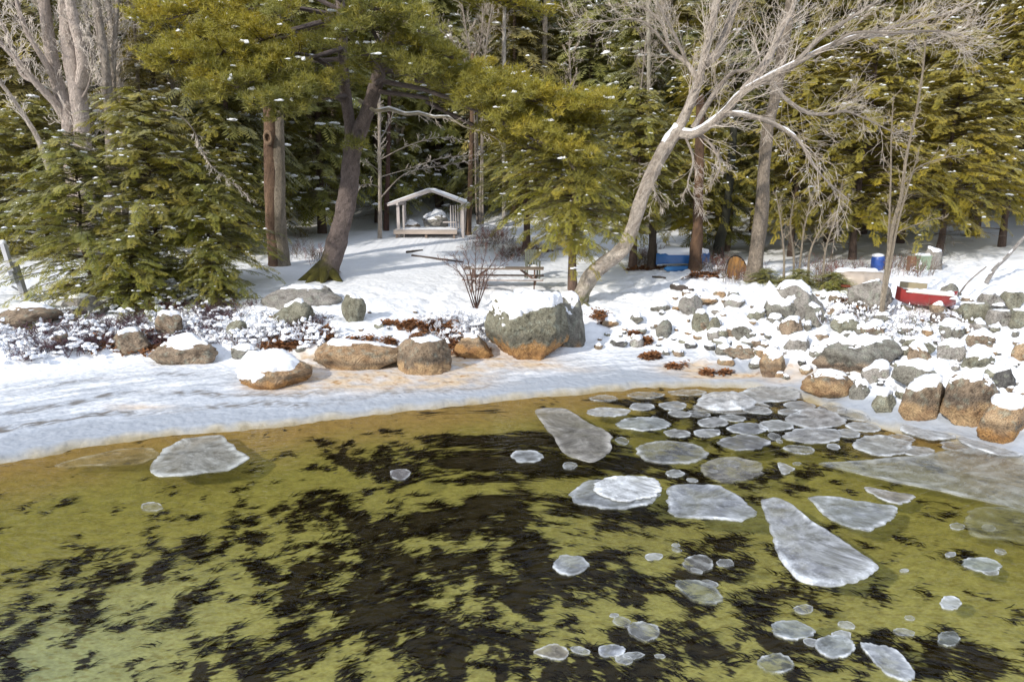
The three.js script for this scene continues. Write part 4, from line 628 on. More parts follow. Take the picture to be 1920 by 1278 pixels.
  [[[1486, 530], [[[1488, 470], [1482, 420], [1490, 370]]], 'crooked tan sapling nearest the grey trunk on the right'], [[1500, 532], [[[1502, 480], [1508, 430], [1520, 380], [1530, 340]]], 'upright tan sapling second from the grey trunk'], [[1470, 530], [[[1470, 470], [1462, 400], [1455, 360]]], 'thin tan sapling bending left beside the grey trunk'], [[1518, 534], [[[1520, 470], [1540, 430], [1572, 395], [1600, 370]]], 'pale sapling arching right, base in green undergrowth'], [[1540, 540], [[[1548, 470], [1570, 400], [1580, 340]]], 'dark slim sapling at the right end of the sapling clump']].forEach(([b, s, l], i) =>
    bareTree('sapling', l, b, s.map(p => [['foot', ...p], 0.05, 0.014]), { ...slim, seed: 640 + i, twigs: 6, len: 1, max: 2, from: 0.3, category: 'sapling', tip: 0.004 }));
  bareTree('arching_branch', 'bare arching branch hanging down in front of the left hemlocks', [310, 440], [[[[300, 205], [330, 212], [360, 240], [378, 280], [395, 310], [430, 340], [470, 372]], 0.035, 0.008]], { d: 25.2, seed: 650, twigs: 9, len: 0.7, max: 2, bias: -0.3, tip: 0.006, category: 'branch' });
  R = mulberry(660); // reddish shrub by the table
  const red = barkCol([0.20, 0.10, 0.07], [0.10, 0.055, 0.04]);
  bareTree('shrub', 'reddish many-stemmed bare shrub in front of the picnic table', [892, 578], [0, 1, 2, 3, 4, 5, 6].map(i => [['foot', [892 + (i - 3) * 5, 545, (i % 3 - 1) * 0.15], [892 + (i - 3) * 9, 515, (i % 3 - 1) * 0.25], [892 + (i - 3) * 21, 452 + Math.abs(i - 3) * 12, (i % 3 - 1) * 0.5]], 0.024, 0.008]), { seed: 661, trunks: 7, twigs: 9, len: 0.85, max: 2, from: 0.3, col: red, twig: [0.17, 0.10, 0.08], category: 'shrub', tip: 0.005 });
}
// pines: limbs carrying tufts of long needles
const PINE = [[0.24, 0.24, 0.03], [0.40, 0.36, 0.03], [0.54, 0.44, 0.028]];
function tuft(mb, p, d, s, c) { for (let k = 0; k < 11; k++) { const v = V(d.x + rr(-0.9, 0.9), d.y + rr(-0.7, 0.9), d.z + rr(-0.9, 0.9)).normalize(), q = V(rr(-1, 1), rr(-1, 1), rr(-1, 1)).cross(v).normalize().multiplyScalar(s * 0.06), l = s * rr(0.7, 1.2), f = rr(0.8, 1.15), cc = c.map(x => x * f); mb.t(mb.v(p.x - q.x, p.y - q.y, p.z - q.z, cc), mb.v(p.x + q.x, p.y + q.y, p.z + q.z, cc), mb.v(p.x + v.x * l, p.y + v.y * l, p.z + v.z * l, cc)); } }
function bough(wood, leaf, sn, path, spread, o) {
  const n = path.length - 1, len = path.reduce((s, v, k) => k ? s + v.distanceTo(path[k - 1]) : 0, 0); wood.tube(path, path.map((_, i) => Math.max(0.012, o.r * (1 - 0.85 * i / n))), 6, o.bark);
  const subs = Math.round(len * 1.35 * (o.density ?? 5)); let side = 1;
  for (let k = 0; k < subs; k++) {
    const u = (o.from ?? 0.3) + (1 - (o.from ?? 0.3)) * (k + R()) / subs, f = u * n, i = Math.min(n - 1, f | 0), p = V().lerpVectors(path[i], path[i + 1], f - i), d = path[i + 1].clone().sub(path[i]).normalize(); side = -side;
    d.applyAxisAngle(V(0, 1, 0), side * rr(0.5, 1.2)); d.y = d.y * 0.4 + rr(-0.25, 0.35);
    const L = spread * rr(0.55, 1.15) * (1.15 - 0.6 * u), m = 4, pts = [p.clone()], q = p.clone();
    for (let j = 0; j < m; j++) { d.y += rr(-0.1, 0.16); d.x += rr(-0.2, 0.2); d.z += rr(-0.2, 0.2); d.normalize(); q.addScaledVector(d, L / m); pts.push(q.clone()); }
    wood.tube(pts, pts.map((_, j) => Math.max(0.006, 0.03 * (1 - j / m))), 3, o.bark);
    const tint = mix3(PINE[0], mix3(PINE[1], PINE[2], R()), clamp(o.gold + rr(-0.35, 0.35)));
    for (let j = 0; j < L * 20; j++) {
      const v = Math.sqrt(R()) * m, a = Math.min(m - 1, v | 0), b = V().lerpVectors(pts[a], pts[a + 1], v - a); b.x += rr(-0.22, 0.22); b.y += rr(-0.08, 0.2); b.z += rr(-0.22, 0.22);
      tuft(leaf, b, V(d.x * 0.5, 0.35, d.z * 0.5), rr(0.15, 0.28), tint);
      if (R() < o.snow) lump(sn, b.clone().add(V(0, 0.1, 0)), rr(0.08, 0.26), rr(0.03, 0.08), rr(0.08, 0.2));
    }
  }
}
{
  R = mulberry(700); const foot = onGround(610, 522), D = -foot.z, base = foot.clone(); base.y -= 0.2;
  const t = thing('pine_tree', base, 'big leaning forked pine with mossy foot and golden-green boughs over the clearing', 'tree');
  const bk = barkCol([0.25, 0.195, 0.175], [0.13, 0.10, 0.09], 9, 3), wood = new MB(), leaf = new MB(), sn = new MB(), trunk = new MB(), mossB = (k, a, q) => mix3(bk(k, a, q), [0.14, 0.125, 0.02], sst(1.1, 0.35, q.y + 0.5 * fbm(a * 2, q.y * 3, 3) + 0.3 * Math.cos(a)));
  const tp = limb(base, [[606, 530, D], [614, 505, D], [628, 460, D], [640, 420, D], [650, 380, D + 0.05], [656, 340, D + 0.1], [660, 290, D + 0.1], [663, 260, D + 0.1]], 36);
  trunk.tube(tp, taper(36, 0.40, 0.335, 0.7), 16, mossB);
  for (const [x, z] of [[-1.1, 0.5], [0.9, 0.7], [0.15, 1.1], [-0.6, 0.9]]) trunk.tube([V(0, 0.7, 0), V(x * 0.5, 0.35, z * 0.45), V(x, 0.05, z)], [0.34, 0.2, 0.05], 7, mossB);
  part('trunk', trunk.geo(), M.bark, t);
  const forkL = limb(base, [[661, 290, D + 0.1], [656, 240, D + 0.2], [648, 185, D + 0.4], [644, 120, D + 0.5], [640, 40, D + 0.6], [636, -60, D + 0.7], [632, -220, D + 0.8]], 20), forkR = limb(base, [[661, 290, D + 0.1], [676, 240, D - 0.1], [694, 190, D - 0.2], [712, 130, D - 0.2], [730, 60, D - 0.2], [742, 0, D - 0.1], [755, -120, D], [765, -240, D]], 20);
  for (const [p, a, b] of [[forkL, 0.24, 0.15], [forkR, 0.30, 0.17]]) { const w = new MB(); w.tube(p, taper(20, a, b), 12, bk); part('fork', w.geo(), M.bark, t); }
  { const w = new MB(), p = limb(base, [[674, 188, D - 0.2], [704, 208, D - 0.4], [730, 204, D - 0.6], [760, 214, D - 1], [785, 212, D - 1.2], [815, 220, D - 1.4], [840, 219, D - 1.6], [868, 236, D - 1.8], [905, 246, D - 2], [935, 262, D - 2.3]], 18); w.tube(p, taper(18, 0.085, 0.02), 8, barkCol([0.54, 0.48, 0.36], [0.32, 0.27, 0.19])); part('limb', w.geo(), M.bark, t); snowAlong(sn, p, p.map((_, i) => lerp(0.1, 0.025, i / 18)), 0.65, 0.8); const k2 = new MB(); kids(k2, p, 1.2, 0.03, 0, { n: [0, 5, 3], max: 2, col: TWIG, tip: 0.007 }, 14, 0.4); stuff(part('twigs', k2.geo(), M.twig, t)); }
  const B = (list, spread, gold, o = {}) => bough(wood, leaf, sn, limb(base, list.map(([x, y, d]) => [x, y, D + d]), 10), spread, { r: 0.10, gold, snow: 0.012, bark: bk, ...o });
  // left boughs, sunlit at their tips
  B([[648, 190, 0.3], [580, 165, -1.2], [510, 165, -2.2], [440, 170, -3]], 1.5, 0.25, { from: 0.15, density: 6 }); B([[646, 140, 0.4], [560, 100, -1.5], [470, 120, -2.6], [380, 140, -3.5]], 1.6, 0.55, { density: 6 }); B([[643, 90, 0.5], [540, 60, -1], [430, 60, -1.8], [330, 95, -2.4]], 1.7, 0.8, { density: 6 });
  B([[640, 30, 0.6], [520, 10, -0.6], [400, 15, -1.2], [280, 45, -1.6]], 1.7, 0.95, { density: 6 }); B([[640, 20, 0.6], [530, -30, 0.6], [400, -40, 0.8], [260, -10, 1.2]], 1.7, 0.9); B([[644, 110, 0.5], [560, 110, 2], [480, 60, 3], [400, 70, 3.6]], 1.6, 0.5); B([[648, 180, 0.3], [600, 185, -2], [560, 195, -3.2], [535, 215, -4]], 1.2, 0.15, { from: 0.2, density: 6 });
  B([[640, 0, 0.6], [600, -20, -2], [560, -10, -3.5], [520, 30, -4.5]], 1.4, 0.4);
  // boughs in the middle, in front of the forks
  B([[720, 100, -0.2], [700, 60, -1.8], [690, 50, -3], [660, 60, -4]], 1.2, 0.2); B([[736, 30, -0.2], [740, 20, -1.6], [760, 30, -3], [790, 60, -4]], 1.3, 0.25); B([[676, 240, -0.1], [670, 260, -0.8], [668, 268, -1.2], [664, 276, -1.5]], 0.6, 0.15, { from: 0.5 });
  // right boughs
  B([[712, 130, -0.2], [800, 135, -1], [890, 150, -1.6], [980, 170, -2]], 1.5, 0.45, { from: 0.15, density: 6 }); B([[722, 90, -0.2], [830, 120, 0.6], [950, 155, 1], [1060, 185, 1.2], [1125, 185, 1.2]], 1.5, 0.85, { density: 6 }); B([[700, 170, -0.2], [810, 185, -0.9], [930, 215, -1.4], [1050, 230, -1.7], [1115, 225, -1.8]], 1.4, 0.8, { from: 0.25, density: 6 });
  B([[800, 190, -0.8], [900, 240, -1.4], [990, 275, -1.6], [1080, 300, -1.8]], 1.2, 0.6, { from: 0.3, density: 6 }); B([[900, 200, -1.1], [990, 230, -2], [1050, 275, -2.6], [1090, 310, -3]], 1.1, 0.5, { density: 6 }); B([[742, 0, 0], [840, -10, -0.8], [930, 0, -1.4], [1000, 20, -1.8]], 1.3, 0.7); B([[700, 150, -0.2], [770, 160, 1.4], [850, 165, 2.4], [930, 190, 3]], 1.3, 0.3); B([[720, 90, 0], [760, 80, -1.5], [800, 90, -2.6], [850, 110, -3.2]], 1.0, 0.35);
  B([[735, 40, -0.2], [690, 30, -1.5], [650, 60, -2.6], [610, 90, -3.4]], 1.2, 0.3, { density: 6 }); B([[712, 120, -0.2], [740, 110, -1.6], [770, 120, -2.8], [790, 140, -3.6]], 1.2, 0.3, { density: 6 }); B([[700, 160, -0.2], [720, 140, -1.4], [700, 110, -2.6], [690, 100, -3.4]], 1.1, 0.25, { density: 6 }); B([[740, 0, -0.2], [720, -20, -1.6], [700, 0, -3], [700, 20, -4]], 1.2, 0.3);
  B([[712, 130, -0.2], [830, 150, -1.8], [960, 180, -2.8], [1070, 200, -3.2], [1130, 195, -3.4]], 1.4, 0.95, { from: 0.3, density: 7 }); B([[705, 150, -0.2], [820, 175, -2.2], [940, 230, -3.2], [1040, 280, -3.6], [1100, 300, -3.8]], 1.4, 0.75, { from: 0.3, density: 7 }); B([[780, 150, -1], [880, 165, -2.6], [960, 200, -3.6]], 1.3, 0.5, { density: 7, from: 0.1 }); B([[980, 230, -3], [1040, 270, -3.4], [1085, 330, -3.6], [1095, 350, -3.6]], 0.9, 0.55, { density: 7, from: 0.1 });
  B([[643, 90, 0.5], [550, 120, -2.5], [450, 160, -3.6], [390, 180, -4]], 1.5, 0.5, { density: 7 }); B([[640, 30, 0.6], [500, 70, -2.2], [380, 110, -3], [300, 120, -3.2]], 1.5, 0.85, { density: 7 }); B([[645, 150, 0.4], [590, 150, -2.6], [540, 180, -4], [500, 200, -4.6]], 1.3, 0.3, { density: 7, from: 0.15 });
  part('branches', wood.geo(), M.bark, t); part('needles', leaf.geo(), M.leaf, t); part('snow_clumps', sn.geo(), M.snow, t);
}
{ // two straight trunks grown together, their crowns above the picture
  R = mulberry(720); const base = onGround(519, 497), D = -base.z; base.y -= 0.1;
  const t = thing('pine_tree', base, 'straight double trunk, brown and grey stems grown together, left of the leaning pine', 'tree'), wood = new MB(), leaf = new MB(), sn = new MB();
  const A = new MB(), pa = limb(base, [[516, 505, D], [514, 470, D], [509, 400, D], [507, 300, D], [506, 200, D], [503, 100, D], [500, -100, D], [498, -300, D]], 30), knot = Math.round(30 * 0.33);
  A.tube(pa, taper(30, 0.30, 0.25, 0.2), 14, barkCol([0.30, 0.19, 0.12], [0.12, 0.07, 0.05], 18, 1.2)); part('trunk', A.geo(), M.bark, t);
  const B2 = new MB(), pb = limb(base, [[530, 505, D + 0.1], [527, 470, D + 0.1], [522, 400, D + 0.1], [521, 300, D + 0.1], [520, 200, D + 0.1], [517, 100, D + 0.1], [514, -100, D + 0.1], [510, -300, D + 0.1]], 30);
  B2.tube(pb, taper(30, 0.30, 0.25, 0.2), 14, barkCol([0.40, 0.34, 0.27], [0.22, 0.18, 0.13], 14, 1.2)); part('trunk', B2.geo(), M.bark, t);
  { const k = at(502, 258, D - 0.3).sub(base), g = new THREE.TorusGeometry(0.19, 0.075, 8, 16); g.scale(0.8, 1.25, 1); g.translate(k.x, k.y, k.z - 0.0); const c = new Float32Array(g.attributes.position.count * 3); for (let i = 0; i < c.length; i += 3) c.set([0.34, 0.23, 0.15], i); g.setAttribute('color', new THREE.BufferAttribute(c, 3)); part('knot_ring', g, M.bark, t); }
  for (let k = 0; k < 6; k++) { const a = k * 1.3 + 0.4, p0 = pb[22 + k].clone(); bough(wood, leaf, sn, [p0, p0.clone().add(V(Math.cos(a) * 1.5, 0.3, Math.sin(a) * 1.5)), p0.clone().add(V(Math.cos(a) * 3, 0.4, Math.sin(a) * 3))], 1.2, { r: 0.08, gold: 0.3, snow: 0, bark: [0.2, 0.14, 0.1], density: 4 }); }
  part('branches', wood.geo(), M.bark, t); part('needles', leaf.geo(), M.leaf, t);
}
{ // grey trunk behind the saplings, and brown trunks round the boats
  const mk = (name, label, px, top, r, cols, d) => { R = mulberry(px[0]); const b = onGround(...px), D = -b.z, t = thing(name, b, label, 'tree'), w = new MB(), p = limb(b, [[px[0], px[1] + 6, D], ...top.map(([x, y]) => [x, y, D])], 20); w.tube(p, taper(20, r, r * 0.6, 0.35), 10, barkCol(...cols, 12, 1.8)); kids(w, p, 1.6, 0.03, 0, { n: [0, 5, 2], max: 2, col: mix3(...cols, 0.3), tip: 0.007, bias: -0.1 }, 16, 0.25); part('trunk', w.geo(), M.bark, t); return t; };
  mk('maple_tree', 'thick grey-brown trunk behind the saplings, rising through the maple crown', [1412, 522], [[1420, 470], [1428, 400], [1432, 320], [1440, 240], [1454, 180], [1466, 100], [1478, 40], [1492, -60]], 0.27, [[0.40, 0.33, 0.26], [0.24, 0.19, 0.14]]);
  mk('hemlock_tree', 'reddish-brown bare trunk standing right of the blue canoe', [1304, 508], [[1305, 470], [1308, 420], [1310, 360], [1312, 280], [1314, 180]], 0.26, [[0.24, 0.14, 0.08], [0.12, 0.07, 0.045]]);
  mk('spruce_tree', 'dark mossy trunk leaning slightly, behind the orange-brown board', [1346, 488], [[1350, 450], [1358, 420], [1364, 380], [1372, 300], [1380, 200]], 0.24, [[0.06, 0.06, 0.04], [0.03, 0.03, 0.02]]);
  mk('spruce_tree', 'short-looking dark trunk left of the blue canoe', [1222, 505], [[1223, 470], [1224, 430], [1226, 360], [1228, 280]], 0.2, [[0.12, 0.09, 0.06], [0.07, 0.05, 0.04]]);
  mk('pine_tree', 'reddish slender trunk close behind the right end of the pavilion', [878, 440], [[880, 380], [882, 320], [884, 260], [885, 200], [886, 100]], 0.16, [[0.27, 0.16, 0.10], [0.15, 0.10, 0.06]]);
  mk('pine_tree', 'dark red-brown trunk between the slim dead trunk and the pavilion', [724, 432], [[724, 400], [726, 350], [728, 280], [730, 180]], 0.17, [[0.17, 0.09, 0.07], [0.09, 0.05, 0.04]]);
  mk('pine_tree', 'dark trunk deep in the shade left of the leaning pine, the nearer of two', [604, 418], [[602, 380], [600, 330], [598, 260], [597, 180]], 0.22, [[0.15, 0.08, 0.06], [0.07, 0.045, 0.035]]);
  mk('pine_tree', 'grey-brown trunk right behind the leaning pine', [628, 415], [[627, 380], [626, 320], [625, 240], [624, 150]], 0.24, [[0.20, 0.15, 0.11], [0.12, 0.09, 0.07]]);
}
{ // conifers one can tell apart
  const on = (px, py) => { const p = onGround(px, py); p.y -= 0.05; return p; };
  const hemA = conifer('hemlock_tree', 801, { H: 7.3, Rad: 3.5, y0: 0.15, len: 0.39, per: 10, gap: 0.3, n: 6, snow: 0.05, pow: 0.5, step: 0.40 }), hemB = conifer('hemlock_tree', 802, { H: 5.7, Rad: 3.2, y0: 0.1, len: 0.38, per: 10, gap: 0.28, n: 6, snow: 0.05, pow: 0.5, step: 0.40, pal: { a: [0.111, 0.146, 0.010], b: [0.322, 0.311, 0.017], c: [0.490, 0.390, 0.020] } });
  hemA.scale.set(1, 1, 1); place(hemA, on(300, 545), 0.4, 'tall dark hemlock in the middle of the left thicket', 'tree');
  place(hemB, on(170, 552), 1.1, 'broad yellow-green hemlock left in the thicket, above the reddish litter', 'tree');
  dup(hemB, 'hemlock_tree', on(400, 540), 2.7, [0.95, 0.92, 0.95], 'dark hemlock at the right end of the left thicket, beside the double trunk', 'tree');
  dup(hemB, 'hemlock_tree', on(255, 572), 4.2, [0.6, 0.5, 0.6], 'low hemlock sprawling at the front of the left thicket', 'tree');
  dup(hemB, 'hemlock_tree', on(400, 570), 5.4, [0.42, 0.42, 0.42], 'smallest hemlock, right front of the left thicket next to the snow-loaded bush', 'tree');
  dup(hemA, 'hemlock_tree', on(10, 478), 3.3, [0.9, 0.85, 0.9], 'hemlock at the left edge behind the rail fence', 'tree');
  dup(hemA, 'hemlock_tree', on(90, 470), 5.0, [1, 0.95, 1], 'hemlock behind the thicket, under the big bare left tree', 'tree');
  dup(hemA, 'hemlock_tree', on(425, 475), 1.9, [0.8, 0.95, 0.8], 'dark hemlock behind the thicket, just left of the double trunk', 'tree');
  const hemC = conifer('hemlock_tree', 803, { H: 7.4, Rad: 2.9, y0: 2.0, len: 0.39, per: 10, gap: 0.29, n: 6, snow: 0.05, pow: 0.5, step: 0.40, r0: 0.2, bark: [[0.24, 0.16, 0.12], [0.14, 0.09, 0.07]] });
  place(hemC, on(1073, 545), 2.0, 'bushy hemlock with a bare lower trunk behind the leaning maple', 'tree');
  dup(hemC, 'hemlock_tree', on(1188, 500), 4.4, [1, 1.05, 1], 'hemlock hidden partly by the leaning maple trunk, left of the blue canoe', 'tree');
  dup(hemC, 'hemlock_tree', on(985, 466), 0.7, [1.05, 1.05, 1.05], 'hemlock behind the picnic table, right of the pavilion', 'tree');
  const hemD = conifer('hemlock_tree', 804, { H: 10.5, Rad: 3.5, y0: 1.9, len: 0.44, per: 10, gap: 0.34, n: 6, snow: 0.05, pow: 0.5, step: 0.40, pal: { a: [0.167, 0.176, 0.008], b: [0.445, 0.360, 0.016], c: [0.600, 0.438, 0.017] }, dead: 14 });
  place(hemD, on(1600, 486), 0.9, 'yellow-green hemlock behind the slim young tree on the right', 'tree');
  dup(hemD, 'hemlock_tree', on(1760, 480), 3.1, [0.95, 0.9, 0.95], 'yellow-green hemlock at the right, low boughs above the round grey boulder', 'tree');
  dup(hemD, 'hemlock_tree', on(1480, 480), 5.1, [0.85, 0.95, 0.85], 'hemlock behind the saplings and the thick grey-brown trunk', 'tree');
  dup(hemD, 'hemlock_tree', on(1690, 455), 2.2, [1.1, 1.2, 1.1], 'tallest hemlock at the right, behind the two yellow-green ones', 'tree');
  dup(hemD, 'hemlock_tree', on(1880, 462), 1.2, [0.95, 1.2, 0.95], 'dark hemlock cut by the right picture edge', 'tree');
  dup(hemD, 'hemlock_tree', on(1300, 478), 0.2, [0.8, 0.9, 0.8], 'hemlock over the blue canoe and the reddish-brown trunk', 'tree');
  dup(hemB, 'hemlock_tree', on(1435, 530), 0.6, [0.3, 0.11, 0.3], 'knee-high green seedling hemlock at the foot of the grey-brown trunk', 'tree');
  dup(hemB, 'hemlock_tree', on(1500, 535), 1.6, [0.33, 0.12, 0.33], 'low green seedling hemlock under the saplings', 'tree');
  dup(hemB, 'hemlock_tree', on(1560, 545), 2.6, [0.3, 0.13, 0.28], 'low seedling hemlock right of the saplings by the tan boat', 'tree');
  // woods behind
  const far = [conifer('spruce_tree', 811, { H: 15, Rad: 3.2, y0: 2.2, len: 0.95, per: 7, gap: 0.5, n: 6, pal: SPR, snow: 0.10, dead: 26, pow: 0.7, step: 0.42 }), conifer('spruce_tree', 812, { H: 17, Rad: 2.9, y0: 4.2, len: 0.95, per: 7, gap: 0.52, n: 6, pal: { a: [0.133, 0.127, 0.013], b: [0.312, 0.253, 0.022], c: [0.400, 0.302, 0.029] }, snow: 0.11, dead: 40, pow: 0.7, step: 0.42 }), conifer('spruce_tree', 813, { H: 12.5, Rad: 3.0, y0: 1.2, len: 0.9, per: 7, gap: 0.46, n: 6, pal: { a: [0.101, 0.121, 0.016], b: [0.245, 0.234, 0.026], c: [0.334, 0.272, 0.031] }, snow: 0.10, dead: 16, pow: 0.7, step: 0.42 })];
  R = mulberry(830); const used = []; let first = [1, 1, 1];
  const bareG = ['beech_tree', 'bare stems of the woods behind']; let bare = [];
  for (let i = 0; i < 3; i++) { const g = new THREE.Group(); g.name = 'bare_forest_tree'; const w = new MB(), tw = new MB(), H = [13, 11, 15][i], p = smooth([V(0, -0.2, 0), V(rr(-0.3, 0.3), H * 0.3, rr(-0.3, 0.3)), V(rr(-0.6, 0.6), H * 0.65, rr(-0.6, 0.6)), V(rr(-1, 1), H, rr(-1, 1))], 16); w.tube(p, taper(16, 0.15, 0.03, 0.2), 7, PALEBARK); part('trunk', w.geo(), M.bark, g); kids(tw, p, 3.2, 0.05, 0, { n: [0, 6, 4, 0], max: 3, col: [0.42, 0.35, 0.29], tip: 0.008, bias: 0.25 }, 34, 0.25); stuff(part('twigs', tw.geo(), M.twig, g)); bare.push(g); }
  let bf = [1, 1, 1];
  const tryPut = (x, d, gap) => { for (const u of used) if ((u[0] - x) ** 2 + (u[1] - d) ** 2 < gap * gap) return false; used.push([x, d]); return true; };
  const dens = [[34, 44, 34, 2.4], [44, 54, 68, 2.5], [54, 66, 72, 2.8], [66, 84, 78, 3.2]];
  for (const [d0, d1, n, gap] of dens) for (let k = 0, c = 0; k < n * 14 && c < n; k++) {
    const d = rr(d0, d1), x = rr(-0.90, 0.88) * (d + 2), pxx = CX + x / d * F * 0.99;
    if (d < 45 && pxx > 640 && pxx < 1010) continue;           // the clearing with the pavilion
    if (d < 40 && pxx > 480 && pxx < 1330) continue;
    if (d < 50 && pxx < 330 && R() < 0.35) continue;
    if (!tryPut(x, d, gap)) continue; c++;
    const zone = pxx < 330 ? 'behind the big bare left tree' : pxx < 620 ? 'behind the straight double trunk' : pxx < 1000 ? 'behind the pavilion' : pxx < 1400 ? 'behind the leaning maple' : 'behind the right hemlocks', row = d < 50 ? 'at the wood edge ' : 'deep in the woods ';
    const p = V(x, ground(x, -d) - 0.1, -d), i = Math.floor(R() * 3), sc = rr(0.8, 1.2), bareHere = R() < (pxx < 330 ? 0.5 : d < 56 ? 0.34 : 0.15);
    if (bareHere) { const l = 'bare pale-stemmed tree ' + row + zone, gname = 'bare trees ' + row + zone; if (bf[i]) { bf[i] = 0; place(bare[i], p, R() * 6, l, 'tree', gname, sc); } else dup(bare[i], 'bare_forest_tree', p, R() * 6.28, sc, l, 'tree', gname); }
    else { const l = ['tall dark green', 'olive slender', 'bushy dark'][i] + ' spruce ' + row + zone, gname = ['tall dark green', 'olive slender', 'bushy dark'][i] + ' spruces ' + row + zone; if (first[i]) { first[i] = 0; place(far[i], p, R() * 6, l, 'tree', gname, sc); } else dup(far[i], 'spruce_tree', p, R() * 6.28, [sc, sc * rr(0.9, 1.15), sc], l, 'tree', gname); }
  }
}

// ---------------------------------------------------------------- made things
function tint(g, c, jitter = 0.12, dirtLow = 0) { const P = g.attributes.position, C = new Float32Array(P.count * 3); for (let i = 0; i < P.count; i++) { const f = 1 + jitter * 2 * fbm3(P.getX(i) * 3 + 4, P.getY(i) * 9, P.getZ(i) * 9, 3); C.set(c.map(v => v * f), i * 3); } g.setAttribute('color', new THREE.BufferAttribute(C, 3)); return g; }
function box(w, h, d, c, x = 0, y = 0, z = 0, rx = 0, ry = 0, rz = 0, seg = 6) { const g = new THREE.BoxGeometry(w, h, d, w > 0.5 ? seg : 1, h > 0.5 ? seg : 1, d > 0.5 ? seg : 1); tint(g, c); g.rotateX(rx); g.rotateY(ry); g.rotateZ(rz); g.translate(x, y, z); return g; }
function beam(a, b, w, h, c) { const L = a.distanceTo(b), g = new THREE.BoxGeometry(w, h, L, 1, 1, 6); tint(g, c); const m = new THREE.Matrix4().lookAt(b, a, V(0, 1, 0.001)); g.applyMatrix4(m); g.translate((a.x + b.x) / 2, (a.y + b.y) / 2, (a.z + b.z) / 2); return g; }
function slabSnow(w, d, t, seed, round = 0.15) { // snow lying on a flat top: a pillowed sheet
  const nx = Math.max(4, Math.round(w / 0.08)), nz = Math.max(3, Math.round(d / 0.08)), g = new THREE.PlaneGeometry(w, d, nx, nz); g.rotateX(-Math.PI / 2); const P = g.attributes.position;
  for (let i = 0; i < P.count; i++) { const u = P.getX(i) / w * 2, v = P.getZ(i) / d * 2, e = (1 - Math.abs(u) ** 8) * (1 - Math.abs(v) ** 6); P.setY(i, -0.01 + t * Math.sqrt(Math.max(0, e)) * (0.75 + 0.5 * n2(P.getX(i) * 2 + seed, P.getZ(i) * 3))); }
  g.computeVertexNormals(); return g;
}
{ // pavilion
  const b = at(800, 447, 39.2); b.y = ground(b.x, b.z) - 0.02; const t = thing('garden_pavilion', b, 'open pale wooden pavilion with peaked snowy roof frame at the back of the clearing', 'pavilion'), k = perPx(b);
  const W = [0.50, 0.45, 0.43], W2 = [0.42, 0.38, 0.36], X = px => (px - 800) * k, Y = py => (447 - py) * k, dp = 2.4, yE = Y(387), yR = Y(361), xl = X(748), xr = X(868), zB = -dp;
  for (const [x, z] of [[xl, 0], [xr, 0], [xl, zB], [xr, zB]]) part('post', box(0.16, yE + 0.1, 0.16, W, x, yE / 2, z), M.paint, t);
  part('post', box(0.10, yE, 0.12, W2, xl + 0.3, yE / 2, 0.02), M.paint, t);
  for (const x of [xl, xr]) part('side_beam', box(0.12, 0.16, dp + 0.6, W, x, yE + 0.08, zB / 2), M.paint, t);
  part('ridge_beam', box(0.1, 0.18, dp + 0.6, W, X(807), yR - 0.02, zB / 2), M.paint, t);
  for (let i = 0; i < 4; i++) { const z = 0.25 + (zB - 0.5) * i / 3, apex = V(X(807), yR + 0.06, z); for (const e of [V(X(730), Y(388) + 0.03, z), V(X(881), Y(388) + 0.03, z)]) part('rafter', beam(apex, e, 0.075, 0.11, W), M.paint, t); }
  const sn = new MB(); for (const e of [V(X(729), Y(387) + 0.12, 0), V(X(882), Y(387) + 0.12, 0)]) for (let i = 0; i < 4; i++) { const z = 0.25 + (zB - 0.5) * i / 3, p = []; for (let j = 0; j <= 8; j++) p.push(V(lerp(X(807), e.x, j / 8), lerp(yR + 0.12, e.y - 0.03, j / 8), z)); sn.tube(p, p.map((_, j) => j === 8 ? 0.015 : 0.045), 6, [1, 1, 1], true); }
  part('roof_snow', sn.geo(), M.snow, t);
  for (let i = 0; i < 5; i++) part('slat', box(0.055, yE - 0.5, 0.05, W, X(845) + i * (xr - X(845)) / 5.4, (yE + 0.5) / 2, -0.25 - i * 0.1), M.paint, t);
  for (let i = 0; i < 6; i++) part('slat', box(0.05, yE - 0.5, 0.07, W2, xr, (yE + 0.5) / 2, -0.3 - i * 0.34), M.paint, t);
  for (let i = 0; i < 7; i++) part('deck_board', box(X(858) - X(740), 0.045, (dp + 0.2) / 7 - 0.015, W2, (X(858) + X(740)) / 2, 0.46, 0.28 - (i + 0.5) * (dp + 0.2) / 7), M.paint, t);
  part('fascia_board', box(X(858) - X(740), 0.2, 0.05, [0.42, 0.35, 0.30], (X(858) + X(740)) / 2, 0.33, 0.32), M.paint, t);
  for (const x of [X(745), X(800), X(852)]) part('deck_leg', box(0.12, 0.5, 0.12, [0.2, 0.15, 0.12], x, 0.1, 0.2), M.paint, t);
  part('low_bench', box(0.9, 0.06, 0.35, W, X(847) - 0.1, 0.85, -0.7), M.paint, t);
  const s2 = slabSnow(X(858) - X(740), dp, 0.06, 3); s2.translate((X(858) + X(740)) / 2, 0.475, 0.2 - dp / 2); part('deck_snow', s2, M.snow, t);
}
boulder('snow-covered rock seen through the open pavilion', [790, 400, 838, 436], PALE, { seed: 131, snow: 0.6, thick: 0.14 });
boulder('long low dark rock seen through the left half of the pavilion', [752, 416, 792, 436], BROWN, { seed: 132, snow: 0.5 });
